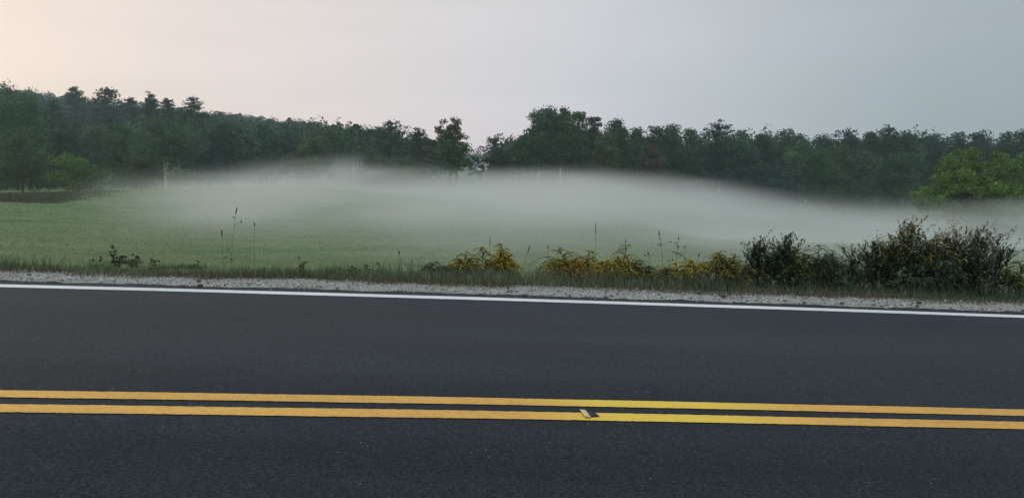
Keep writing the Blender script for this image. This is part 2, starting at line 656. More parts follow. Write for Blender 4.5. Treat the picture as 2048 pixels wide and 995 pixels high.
# mown meadow: density falls with distance
rng = np.random.default_rng(31)
A = Acc()
for (y0, y1, n, h, w) in ((9.6, 14, 52000, .075, .009), (14, 20, 46000, .08, .013), (20, 32, 42000, .085, .022), (32, 60, 30000, .09, .045)):
    y = rng.uniform(y0, y1, n)
    x = rng.uniform(-1, 1, n) * y * .78
    p = patch(x * .45, y) + .7 * patch(x * .5, y * 1.2, 2.7, 3) + rng.normal(size=n) * .35
    hh = h * np.exp(.25 * rng.normal(size=n)) * (1 + .25 * p)
    base = np.where(p[:, None] > .1, np.array([[.235, .30, .14]]), np.array([[.160, .225, .095]]))
    dry = rng.random(n) < .14
    base = np.where(dry[:, None], np.array([[.24, .23, .15]]), base)
    c = base * np.exp(rng.normal(size=(n, 1)) * .15)
    blades(A, x, y, np.clip(hh * .55, .02, .2), w * .85, c, rng, 1.9)
# a few rank tussocks left standing
for px, py in ((590, 495), (668, 516), (755, 521), (640, 527), (60, 497), (90, 512), (250, 480), (380, 486), (470, 496), (545, 520), (30, 505), (330, 488), (700, 507), (860, 498)):
    yy = 1.75 * F / (py - Y0)
    xx = at(px, py, yy)[0]
    n = 220
    blades(A, xx + rng.normal(size=n) * .22, yy + rng.normal(size=n) * .12, rng.uniform(.07, .16, n), .012, vary((.035, .085, .025), n, rng), rng, .7)
tag(A.build('grass', M_grass), kind='stuff')

# rank verge between gravel and meadow
A = Acc()
rng = np.random.default_rng(32)


def voff(x, v):
    return ycurve(x, D_WHITE + v)


def band(n, v0, v1, hr, w, colr, x0=-9, x1=9, lean=.7, pw=1.0):
    x = rng.uniform(x0, x1, n)
    v = v0 + (v1 - v0) * rng.random(n) ** pw
    y = voff(x, v + .07 * np.sin(x * 2.3) + .05 * np.sin(x * 5.1) + .04 * np.sin(x * 11.0))
    k = .68 + .30 * patch(x, v * 3, 2.2, 5) + .34 * patch(x, v, .9, 1)
    h = rng.uniform(*hr, n) * np.clip(k, .22, 1.4)
    blades(A, x, y, h, w, vary(colr, n, rng, .3), rng, lean)


band(12000, .66, 1.25, (.03, .09), .006, (.20, .16, .11), lean=1.2)
band(19000, .76, 1.9, (.06, .17), .006, (.13, .165, .095))
band(11000, .82, 2.2, (.08, .20), .0065, (.085, .135, .075))
band(2500, .80, 1.7, (.08, .20), .005, (.30, .29, .21), lean=.9)
band(9000, 1.6, 3.2, (.08, .20), .008, (.095, .155, .075))
band(9000, 2.2, 4.6, (.05, .12), .010, (.12, .19, .095))
band(5000, .66, 1.3, (.04, .10), .006, (.15, .115, .085), -9, -2.6, lean=1.1)
band(8000, .66, 1.4, (.04, .11), .006, (.12, .090, .062), 1.2, 9, lean=1.1)
band(9000, 1.0, 1.9, (.08, .22), .007, (.055, .085, .050), 2.0, 9)
band(3500, 1.0, 1.7, (.12, .26), .006, (.10, .12, .075), -.6, 9, lean=.5)
band(14000, 1.35, 2.6, (.14, .34), .007, (.060, .105, .052), -.9, 9, lean=.6)
band(5000, 1.2, 2.4, (.16, .36), .006, (.13, .14, .09), -1.5, 9, lean=.6)
band(9000, 1.3, 2.3, (.14, .30), .008, (.030, .055, .030), 1.9, 9, lean=.7)
band(9000, .78, 1.7, (.07, .22), .006, (.12, .165, .085), -9, 0, lean=.8)
band(5000, .74, 1.4, (.06, .18), .006, (.16, .145, .09), -9, 0, lean=1.0)
band(3000, 1.0, 1.9, (.12, .30), .006, (.07, .11, .06), -9, 0, lean=.6)
band(1500, 1.0, 1.6, (.12, .24), .007, (.045, .10, .04), -2.8, -1.6, lean=.6)
tag(A.build('verge_grass', M_grass), kind='stuff')
A = Acc()
band(16000, -8.2, -8.0 + .6, (.05, .16), .007, (.075, .11, .05))
band(9000, -9.4, -8.0, (.05, .18), .008, (.07, .12, .05))
tag(A.build('near_verge_grass', M_grass), kind='stuff')

# brown weedy strip standing in front of the left trees
A = Acc()
rng = np.random.default_rng(33)
n = 26000
u = rng.random(n)
x = -37 + 13.5 * u ** .8 + rng.normal(size=n) * .4
yb = 37 + (x + 34) * .10
y = yb + np.abs(rng.normal(size=n)) * 11 * (1 - .75 * u)
blades(A, x, y, rng.uniform(.08, .36, n) * (1.05 - .9 * u), .035, vary((.090, .100, .062), n, rng, .35, .2), rng, .8)
tag(A.build('weeds', M_grass), kind='stuff')


# ------------------------------------------------------------------ trees
GREEN = dict(mid=(.046, .088, .038), dark=(.024, .050, .031), pine=(.013, .034, .027), light=(.065, .115, .042), olive=(.068, .092, .040),
             bright=(.105, .155, .034), blue=(.026, .056, .046), red=(.070, .060, .034), grey=(.066, .098, .062))
GREEN = {k_: (v_[0] * 1.05, v_[1] * 1.22, v_[2] * 1.05) for k_, v_ in GREEN.items()}


def skeleton(acc, H, r0, rng, targets, lean=0.0, c=(1, 1, 1), top=.9):
    n = 9
    tt = np.linspace(0, 1, n)
    wob = np.cumsum(rng.normal(size=(n, 2)), 0) * H * .006
    pts = np.stack([wob[:, 0] + lean * tt ** 1.5 * H, wob[:, 1], tt * H * top - .25], 1)
    tube(acc, pts, r0 * (1 - .85 * tt), 7, c)
    for T in targets:
        f = np.clip(T[2] / H * rng.uniform(.45, .8), .12, .85)
        k = f * (n - 1)
        i0 = int(k)
        s = pts[i0] * (1 - (k - i0)) + pts[min(i0 + 1, n - 1)] * (k - i0)
        m = s * .5 + T * .5 + np.array([0, 0, -.02 * H]) + rng.normal(size=3) * H * .01
        r = r0 * .36 * (1 - f * .6)
        tube(acc, np.array([s, s * .7 + m * .3, m, m * .4 + T * .6, T]), [r, r * .8, r * .6, r * .4, r * .15], 5, c)
    return pts


def crown_leafy(acc, H, rx, rz, zc, rng, base, n_cl=90, per=55, leaf=.26, gaps=0.0, tip=None, lean=0.0, clump=.16, shape=2.0):
    ph = rng.uniform(0, 6.28, 8)
    u = unit(rng.normal(size=(n_cl * 3, 3)))
    az_ = np.arctan2(u[:, 1], u[:, 0])
    el = u[:, 2]
    rad = 1 + .16 * np.sin(az_ * 2 + ph[0]) + .14 * np.sin(az_ * 3 + ph[1] + el * 3) + .16 * np.sin(el * 5 + ph[2] + az_) + .10 * np.sin(az_ * 5 + el * 7 + ph[3])
    r = rng.random(len(u)) ** .48 * rad
    P = u * r[:, None]
    keep = P[:, 2] > -1.0
    P = P[keep][:n_cl]
    P[:, 2] *= np.where(P[:, 2] > 0, .93 / max(np.percentile(P[:, 2], 98.5), .5), 1)
    P[:, 2] = np.minimum(P[:, 2], .97)
    P[:, :2] *= rx * (1 - .25 * np.clip(P[:, 2:3], -1, 1)) if shape > 1 else rx
    P[:, 2] = zc + P[:, 2] * rz
    P[:, 0] += lean * P[:, 2]
    P[:, 2] = np.clip(P[:, 2], .06 * H, None)
    if gaps:
        nz = np.array([mnoise.noise(Vector(p * (2.4 / rx)) + Vector((ph[4] * 9, 0, 0))) for p in P])
        P = P[nz > -.5 + gaps]
    cc = vary(base, len(P), rng, .20, .10)
    if tip is not None:
        f = sstep(.62, .95, P[:, 2] / H)[:, None] * (rng.random((len(P), 1)) * .6 + .4)
        cc = cc * (1 - f) + np.asarray(tip)[None] * f
    rc = clump * (rx + rz) * .5
    k = rng.integers(int(per * .6), int(per * 1.4), len(P))
    idx = np.repeat(np.arange(len(P)), k)
    off = unit(rng.normal(size=(len(idx), 3))) * (rng.random((len(idx), 1)) ** .4) * rc * 1.75 * np.array([1, 1, .68]) * rng.uniform(.6, 1.25, len(P))[idx][:, None]
    L_ = P[idx] + off
    L_[:, 2] = np.maximum(L_[:, 2], .15)
    c = cc[idx] * np.exp(rng.normal(size=(len(idx), 1)) * .18)
    leaf_quads(acc, L_, leaf * rng.uniform(.6, 1.4, len(L_)), c, rng, .75, up=.35, nrm=unit(off) * .7)
    return P


def crown_pine(acc, H, rx, z0, rng, base, leaf=.34, full=1.0, round_=.5):
    n_wh = int((H - z0) / .42)
    for w in range(n_wh):
        f = w / n_wh
        z = z0 + (H - z0) * f
        prof = (1 - f) ** (.66 - .26 * round_) * (.65 + .35 * min(1, f * 5)) * (1 + .12 * math.sin(f * 13 + rx))
        nb = rng.integers(5, 8)
        a0 = rng.uniform(0, 6.28)
        for b_ in range(nb):
            if rng.random() < .10:
                continue
            ln = rx * prof * rng.uniform(.65, 1.25) + .2
            a = a0 + b_ * 6.28 / nb + rng.normal() * .25
            zj = rng.normal() * .3
            m = int(36 * full * (.35 + ln / rx))
            s = rng.random(m) ** .65
            rise = ln * (.05 + .15 * s ** 2)
            P = np.stack([np.cos(a) * ln * s, np.sin(a) * ln * s, z + zj + rise * .8 - .1], 1)
            P += rng.normal(size=(m, 3)) * np.array([.26, .26, .17]) * (.6 + .08 * rx)
            c = vary(base, 1, rng, .15, .08) * np.exp(rng.normal(size=(m, 1)) * .22)
            leaf_quads(acc, P, leaf * rng.uniform(.5, 1.3, m), c, rng, .5, up=.9)
    m = 60
    P = np.stack([rng.normal(size=m) * .14, rng.normal(size=m) * .14, H - rng.random(m) * 1.0], 1)
    leaf_quads(acc, P, leaf * .7, vary(base, m, rng, .2), rng, .4, up=.2)


TREE_GROUP = 'trees standing along the far edge of the meadow'


def tree(px, top, width, y, kind, tint, label, seed, cat='tree', name=None, bottom=None, **kw):
    rng = np.random.default_rng(seed)
    x, zt = at(px, top, y)
    zg = float(zground(x, y))
    H = zt - zg
    rx = width / F * y * .5
    names = dict(leafy='broadleaf_tree', pine='pine_tree', birch='birch_tree', airy='broadleaf_tree', bush='shrub', dead='dead_tree')
    t_ = empty(name or names[kind], (x, y, zg), label, cat, kw.pop('group', TREE_GROUP))
    base = GREEN[tint]
    W_, Lf = Acc(), Acc()
    lf = kw.get('leaf', .0025 * y)
    zb = .12 * H if bottom is None else bottom * H
    if kind == 'pine':
        skeleton(W_, H, H * .018, rng, [], c=(.06, .05, .04), top=.97)
        crown_pine(Lf, H, rx * 1.2, zb, rng, base, leaf=lf * 1.25, full=kw.get('full', 1.0), round_=kw.get('round_', .5))
    elif kind == 'dead':
        tg = [np.array([rng.normal() * rx * .6, rng.normal() * rx * .6, H * f]) for f in np.linspace(.45, 1.0, 14)]
        skeleton(W_, H, H * .011, rng, tg, c=(.12, .11, .10), lean=kw.get('lean', 0))
        n = 240
        P = np.array(tg)[rng.integers(0, 14, n)] + rng.normal(size=(n, 3)) * np.array([.5, .5, .4])
        leaf_quads(Lf, P, lf * .6, vary(base, n, rng), rng)
    else:
        rz = (H - zb) * .5
        zc = zb + rz
        n_cl = kw.get('n_cl', 150)
        P = crown_leafy(Lf, H, rx * .92, rz * .95, zc, rng, base, shape=kw.get('shape', 2.0), n_cl=n_cl, per=kw.get('per', 84), leaf=lf,
                        gaps=kw.get('gaps', .0 if kind != 'airy' else .42), tip=kw.get('tip'), lean=kw.get('lean', 0), clump=kw.get('clump', .19 if kind != 'airy' else .10))
        sel = P[rng.permutation(len(P))[:kw.get('limbs', 14)]]
        if kind == 'bush':
            for s_ in sel[:8]:
                tube(W_, np.array([[0, 0, -.1], s_ * .4, s_ * .9]), [.05, .035, .012], 5, (.07, .06, .045))
        else:
            nst = kw.get('stems', 1)
            for q in range(nst):
                ln = kw.get('lean', 0) + (0 if nst == 1 else (q - (nst - 1) / 2) * .07)
                skeleton(W_, H, H * kw.get('trunk', .016) / nst ** .5, rng, sel[q::nst], lean=ln, c=(1, 1, 1))
    W_.build('stem' if kind == 'bush' else 'trunk', M_birch if (kind == 'birch' or kw.get('white')) else M_bark, t_)
    Lf.build('crown', M_leaf, t_)
    return t_


TR = [
    # px, top, width, y, kind, tint, label, extra
    (-10, 172, 170, 96, 'leafy', 'mid', 'tall leafy tree filling the left edge of the picture', dict(bottom=.1, n_cl=190)),
    (48, 188, 95, 108, 'leafy', 'mid', 'high rounded green tree second from the left edge', dict(bottom=.1)),
    (38, 262, 105, 84, 'leafy', 'olive', 'low broad olive tree in front of the tall left edge trees', dict(bottom=.03)),
    (105, 205, 80, 135, 'pine', 'pine', 'dark pine behind the bright green bush on the left', {}),
    (148, 174, 62, 185, 'pine', 'blue', 'bluish pine top breaking the hill line left of the broad pine', {}),
    (214, 174, 86, 165, 'pine', 'pine', 'broad crowned dark pine standing highest on the left slope', dict(round_=1.0)),
    (262, 196, 55, 175, 'pine', 'blue', 'narrow pine just right of the broadest slope pine', {}),
    (300, 188, 52, 160, 'pine', 'pine', 'twin topped dark pine midway along the left slope', {}),
    (334, 196, 50, 168, 'pine', 'pine', 'small pointed pine beside the twin topped pine', {}),
    (386, 196, 96, 138, 'pine', 'pine', 'large dark pine above the white birch trunks', dict(bottom=.1, full=1.3)),
    (118, 262, 85, 112, 'leafy', 'dark', 'shadowy round tree behind the bright bush', dict(bottom=.05)),
    (180, 252, 100, 118, 'leafy', 'grey', 'grey green tree with thin trunks right of the bright bush', dict(bottom=.1)),
    (243, 250, 90, 112, 'leafy', 'mid', 'mid green tree between the grey green tree and the birch', dict(bottom=.06)),
    (326, 240, 128, 94, 'birch', 'grey', 'spreading pale birch with three white trunks', dict(bottom=.34, stems=3, trunk=.019, lean=.03)),
    (282, 296, 70, 100, 'leafy', 'olive', 'low olive tree at the foot of the birch', dict(bottom=.02)),
    (425, 262, 70, 122, 'leafy', 'blue', 'blue green tree right of the large dark pine', dict(bottom=.05)),
    (466, 246, 92, 124, 'leafy', 'dark', 'dark round headed tree in the middle of the left wood', dict(bottom=.08)),
    (522, 250, 70, 132, 'pine', 'pine', 'dark conifer right of the round headed tree', {}),
    (565, 268, 80, 126, 'leafy', 'blue', 'dim blue green tree left of the leaning broadleaf', dict(bottom=.06)),
    (622, 278, 88, 100, 'leafy', 'olive', 'olive broadleaf standing forward where the mist rises', dict(bottom=.16)),
    (668, 272, 60, 128, 'leafy', 'blue', 'hazy tree just behind the bare thin trees', dict(bottom=.05)),
    (697, 286, 34, 104, 'dead', 'olive', 'thin nearly bare tree, the left of the pair in the mist', dict(lean=.03)),
    (720, 276, 40, 102, 'dead', 'olive', 'thin nearly bare forked tree beside the dark layered tree', dict(lean=-.04)),
    (780, 243, 84, 112, 'pine', 'dark', 'dark layered tree with a ragged top left of the gap', dict(bottom=.2, round_=1.0, full=1.5)),
    (748, 305, 70, 98, 'leafy', 'olive', 'light olive sapling under the dark layered tree', dict(bottom=.04)),
    (800, 318, 80, 96, 'leafy', 'olive', 'broad low olive tree at the misty foot of the dark layered tree', dict(bottom=.02)),
    (836, 256, 52, 122, 'pine', 'pine', 'small dark conifer between the layered tree and the tall airy tree', dict(bottom=.15)),
    (862, 276, 40, 120, 'leafy', 'red', 'reddish green tree close behind the tall airy tree', dict(bottom=.3, n_cl=70)),
    (902, 237, 80, 94, 'airy', 'mid', 'tall airy tree with a reddish top and sky showing through', dict(bottom=.34, tip=(.13, .065, .04), gaps=.20, n_cl=200, per=46, clump=.12, limbs=26)),
    (914, 292, 84, 93, 'airy', 'mid', 'wide airy lower tree at the foot of the tall airy tree', dict(bottom=.30, gaps=.28, n_cl=110, per=44, limbs=20)),
    (846, 312, 60, 97, 'airy', 'grey', 'thin leaved tree with bright mist behind it, left of the gap', dict(bottom=.1, n_cl=90, gaps=.3)),
    (962, 312, 30, 92, 'airy', 'grey', 'slender sapling standing in the misty gap', dict(bottom=.15, n_cl=60, per=36, limbs=10)),
    (990, 270, 50, 110, 'pine', 'dark', 'narrow dark spire tree at the right of the gap', dict(bottom=.25, round_=.8)),
    (1000, 305, 56, 112, 'leafy', 'dark', 'low dark tree under the narrow spire tree', dict(bottom=.05)),
    (1040, 268, 52, 106, 'airy', 'mid', 'open leaved tree leaning against the tallest clump', dict(bottom=.1, gaps=.22, n_cl=130)),
    (1083, 219, 78, 108, 'leafy', 'mid', 'tallest broad tree of the centre clump, with lumpy top', dict(bottom=.18, gaps=.12, n_cl=160, clump=.17)),
    (1104, 213, 44, 112, 'leafy', 'dark', 'narrow tall tree whose tip tops the centre clump', dict(bottom=.15, n_cl=110, clump=.18)),
    (1129, 215, 40, 110, 'leafy', 'mid', 'narrow twin of the tip tree with a spiky head', dict(bottom=.2, gaps=.15, n_cl=110, clump=.17)),
    (1152, 224, 62, 107, 'leafy', 'mid', 'right hand tree of the tall centre clump', dict(bottom=.1, n_cl=120, clump=.17)),
    (1078, 320, 26, 101, 'birch', 'dark', 'white trunked birch under the left of the centre clump', dict(bottom=.55, n_cl=40, trunk=.02)),
    (1122, 312, 26, 102, 'birch', 'dark', 'white trunked birch under the right of the centre clump', dict(bottom=.6, n_cl=40, trunk=.02)),
    (1110, 285, 95, 106, 'leafy', 'dark', 'broad dark underwood tree within the centre clump', dict(bottom=.12)),
    (1188, 234, 58, 116, 'airy', 'dark', 'dome topped tree with lacy holes right of the centre clump', dict(bottom=.25, gaps=.2, n_cl=150)),
    (1172, 285, 60, 108, 'leafy', 'dark', 'low dark tree under the lacy dome', dict(bottom=.1)),
    (1236, 239, 60, 110, 'leafy', 'mid', 'pointed leafy tree midway between clump and dark pine', dict(bottom=.1)),
    (1210, 268, 60, 105, 'leafy', 'olive', 'olive tree in front of the pointed leafy tree', dict(bottom=.06)),
    (1272, 258, 46, 116, 'leafy', 'mid', 'small headed tree just right of the pointed leafy tree', dict(bottom=.1)),
    (1312, 254, 64, 118, 'leafy', 'dark', 'round dark tree left of the middle dome on the right', dict(bottom=.08)),
    (1300, 292, 70, 106, 'leafy', 'red', 'brownish low tree in front of the round dark one', dict(bottom=.06)),
    (1345, 250, 62, 122, 'leafy', 'mid', 'green dome topped tree left of the dark pine', dict(bottom=.08)),
    (1384, 258, 60, 120, 'leafy', 'mid', 'flat topped tree touching the dark pine', dict(bottom=.06)),
    (1362, 300, 80, 107, 'leafy', 'dark', 'low spreading tree under the flat topped one', dict(bottom=.04)),
    (1437, 244, 104, 110, 'pine', 'pine', 'dark rounded pine, the tallest tree right of the clump', dict(bottom=.12, round_=1.0, full=1.6)),
    (1486, 263, 62, 120, 'leafy', 'mid', 'leafy tree close against the right side of the dark pine', dict(bottom=.06)),
    (1525, 270, 60, 124, 'leafy', 'dark', 'low topped tree second right of the dark pine', dict(bottom=.06)),
    (1500, 308, 90, 108, 'leafy', 'blue', 'dim bluish tree under the low topped tree', dict(bottom=.04)),
    (1582, 262, 68, 124, 'leafy', 'dark', 'isolated dark dome against the sky before the notch', dict(bottom=.08)),
    (1592, 284, 72, 112, 'leafy', 'light', 'lighter green rounded tree below the dark dome', dict(bottom=.05)),
    (1560, 318, 90, 106, 'leafy', 'blue', 'shadowed low tree left of the lighter green one', dict(bottom=.03)),
    (1650, 272, 58, 130, 'leafy', 'dark', 'dark tree just right of the notch in the skyline', dict(bottom=.06)),
    (1696, 261, 78, 128, 'leafy', 'dark', 'wide flat dark tree right of the notch', dict(bottom=.06)),
    (1640, 300, 80, 108, 'leafy', 'mid', 'mid green tree low in front of the notch', dict(bottom=.04)),
    (1676, 292, 66, 110, 'leafy', 'olive', 'olive topped tree in front of the wide flat one', dict(bottom=.04)),
    (1742, 264, 60, 130, 'leafy', 'dark', 'dark tree left of the peaked skyline tree', dict(bottom=.06)),
    (1778, 253, 52, 126, 'pine', 'dark', 'peaked tree highest on the right skyline', dict(bottom=.1, round_=1.0)),
    (1730, 302, 84, 108, 'leafy', 'grey', 'pale drooping tree midway up the right wood', dict(bottom=.05)),
    (1815, 268, 60, 128, 'leafy', 'dark', 'rounded tree just right of the peaked tree', dict(bottom=.06)),
    (1846, 262, 26, 126, 'airy', 'mid', 'slender wispy treetop right of the peaked tree', dict(bottom=.3, n_cl=70, per=36)),
    (1800, 308, 90, 106, 'leafy', 'mid', 'broad shaded tree left of the bright yellow green tree', dict(bottom=.04)),
    (1874, 272, 62, 130, 'leafy', 'blue', 'bluish skyline tree left above the bright tree', dict(bottom=.06)),
    (1920, 269, 62, 126, 'leafy', 'dark', 'dark skyline tree directly above the bright tree', dict(bottom=.06)),
    (1962, 264, 50, 124, 'leafy', 'dark', 'dark skyline tree with a small knob, above the bright tree right half', dict(bottom=.06)),
    (2004, 267, 62, 122, 'leafy', 'dark', 'dark wide skyline tree near the right edge', dict(bottom=.06)),
    (2050, 262, 70, 120, 'leafy', 'dark', 'dark tree cut by the right edge of the picture', dict(bottom=.06)),
    (1948, 299, 205, 54, 'leafy', 'bright', 'bright yellow green round tree standing alone in front of the wood', dict(shape=1.0, bottom=.10, n_cl=300, per=95, leaf=.17, clump=.10, limbs=24, group=None)),
    (2062, 304, 110, 58, 'leafy', 'bright', 'yellow green tree half cut off by the right edge', dict(bottom=.08, n_cl=150, per=60, leaf=.17, clump=.10, group=None)),
    (150, 308, 96, 82, 'bush', 'bright', 'bright green dome shaped bush before the left wood', dict(bottom=.02, n_cl=110, per=60, group=None)),
]
for k, (px, top, wd, y, kind, tint, label, kw) in enumerate(TR):
    cat = 'bush' if kind == 'bush' else 'tree'
    tree(px, top, wd, y, kind, tint, label, 100 + k, cat=cat, **dict(kw))

# the wood that covers the slope behind, one mass
rng = np.random.default_rng(77)


def wood(name, specs, leaf, seed):
    rng = np.random.default_rng(seed)
    A = Acc()
    for (x, y, H, rx, tint, pine) in specs:
        zg = float(zground(x, y))
        B = Acc()
        if pine:
            m = 420
            f = rng.random(m) ** .65
            rr = rx * 1.5 * (1 - f ** 2.2) ** .6 * np.sqrt(.06 + 1.0 * rng.random(m)) * (1 + .06 * np.sin(f * 17 + rng.uniform(0, 6)))
            a = rng.uniform(0, 6.28, m)
            P = np.stack([np.cos(a) * rr, np.sin(a) * rr, H * (.25 + .75 * f)], 1)
        else:
            m = 760
            u = unit(rng.normal(size=(m, 3)))
            ph = rng.uniform(0, 6.28, 3)
            az_ = np.arctan2(u[:, 1], u[:, 0])
            rad = 1 + .18 * np.sin(az_ * 3 + ph[0] + u[:, 2] * 4) + .14 * np.sin(u[:, 2] * 6 + ph[1])
            P = u * (rng.random(m) ** .33 * rad)[:, None] * np.array([rx, rx, H * .38]) + np.array([0, 0, H * .62])
        c = vary(GREEN[tint], 1, rng, .22, .12) * np.exp(rng.normal(size=(m, 1)) * .25)
        leaf_quads(A, P + np.array([x, y, zg]), leaf * rng.uniform(.6, 1.4, m), c, rng, .8, up=.4)
        tube(A, np.array([[x, y, zg - .3], [x, y, zg + H * .7]]), [H * .016, H * .008], 5, (.06, .055, .045))
    return tag(A.build(name, M_leaf), kind='stuff')


specs = []
for row in range(13):
    yy = 128 + row * 14
    n = int(30 + row * 2.2)
    for k in range(n):
        t_ = k / (n - 1)
        px = -60 + t_ * 940 + rng.normal() * 8
        y = yy + rng.normal() * 4
        x = (px - CX) / F * y
        pine = rng.random() < .4
        H = rng.uniform(8.8, 11.2)
        if px > 800:
            H *= .8
        sky_py = np.interp(px, [-60, 0, 214, 450, 600, 750, 850, 940], [150, 160, 192, 218, 234, 252, 274, 296]) + abs(rng.normal()) * 5
        H = max(3.0, min(H, at(px, sky_py, y)[1] - float(zground(x, y))))
        specs.append((x, y, H, rng.uniform(2.2, 3.6) * (.85 if pine else 1), rng.choice(['pine', 'blue', 'dark']) if pine else rng.choice(['dark', 'mid', 'blue', 'grey', 'mid']), pine))
wood('hillside_forest', specs, .50, 5)
specs = []
for row in range(5):
    yy = 132 + row * 8
    for k in range(44):
        px = 1030 + k / 43 * 1080 + rng.normal() * 8
        y = yy + rng.normal() * 3
        x, zt = at(px, 279 + rng.normal() * 6 + 8 * math.sin(px * .02) - (10 if px < 1200 else 0), y)
        H = zt - float(zground(x, y))
        specs.append((x, y, H, rng.uniform(2.0, 3.2), rng.choice(['dark', 'mid', 'blue', 'mid', 'dark']), False))
for k in range(16):
    px = 930 + k * 8
    y = 290 + rng.normal() * 15
    x, zt = at(px, 298 + rng.normal() * 5, y)
    specs.append((x, y, zt - float(zground(x, y)), rng.uniform(2.5, 4), 'blue', rng.random() < .4))
wood('background_forest', specs, .42, 6)

# undergrowth along the foot of the wood
A = Acc()
rng = np.random.default_rng(88)
for k in range(230):
    px = rng.uniform(-80, 2130)
    y = rng.uniform(96, 124)
    if 890 < px < 985:
        y += 14
    if (300 < px < 395 or 1055 < px < 1150) and y < 112:
        y += 14
    x = (px - CX) / F * y
    zg = float(zground(x, y))
    h, r = rng.uniform(1.2, 3.0), rng.uniform(1.2, 2.4)
    m = 170
    u = unit(rng.normal(size=(m, 3)))
    P = u * (rng.random(m) ** .4)[:, None] * np.array([r, r, h * .6]) + np.array([x, y, zg + h * .45])
    c = vary(GREEN[rng.choice(['dark', 'olive', 'grey', 'mid'])], 1, rng, .2) * np.exp(rng.normal(size=(m, 1)) * .25)
    leaf_quads(A, P, .30 * rng.uniform(.6, 1.4, m), c, rng, .7, up=.4)
for k in range(260):
    px = 1180 + 980 * rng.random() ** .8
    y = rng.uniform(70 if px > 1450 else 82, 100)
    x = (px - CX) / F * y
    zg = float(zground(x, y))
    h, r = rng.uniform(.6, 1.9), rng.uniform(1.0, 2.2)
    m = 130
    u = unit(rng.normal(size=(m, 3)))
    P = u * (rng.random(m) ** .4)[:, None] * np.array([r, r, h * .6]) + np.array([x, y, zg + h * .4])
    c = vary(GREEN[rng.choice(['dark', 'blue', 'dark', 'mid'])], 1, rng, .2) * np.exp(rng.normal(size=(m, 1)) * .25)
    leaf_quads(A, P, .24 * rng.uniform(.6, 1.4, m), c, rng, .7, up=.4)
tag(A.build('undergrowth', M_leaf), kind='stuff')

# ------------------------------------------------------------------ roadside plants
def long_leaves(acc, P, D, ln, w, c, droop=.3):
    """narrow leaves: two bent blades each, starting at P and pointing along D"""
    n = len(P)
    D = unit(D)
    side = unit(np.cross(D, np.array([0, 0, 1.0])) + 1e-6)
    ln = np.asarray(ln).reshape(-1, 1) * np.ones((n, 1))
    w = np.asarray(w).reshape(-1, 1) * np.ones((n, 1))
    mid = P + D * ln * .45
    tip = P + D * ln + np.array([0, 0, -1.0]) * ln * droop
    V = np.stack([P, mid + side * w * .5, tip, mid - side * w * .5], 1).reshape(-1, 3)
    k = np.arange(n)[:, None] * 4
    acc.add(V, T=np.concatenate([k + np.array([[0, 1, 3]]), k + np.array([[1, 2, 3]])]), C=np.repeat(c, 4, 0))


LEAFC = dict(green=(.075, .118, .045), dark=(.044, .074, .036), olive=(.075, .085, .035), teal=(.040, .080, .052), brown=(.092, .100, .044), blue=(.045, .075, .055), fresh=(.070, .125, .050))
YEL = (.64, .52, .06)
VERGE = 'wild plants along the gravel shoulder'


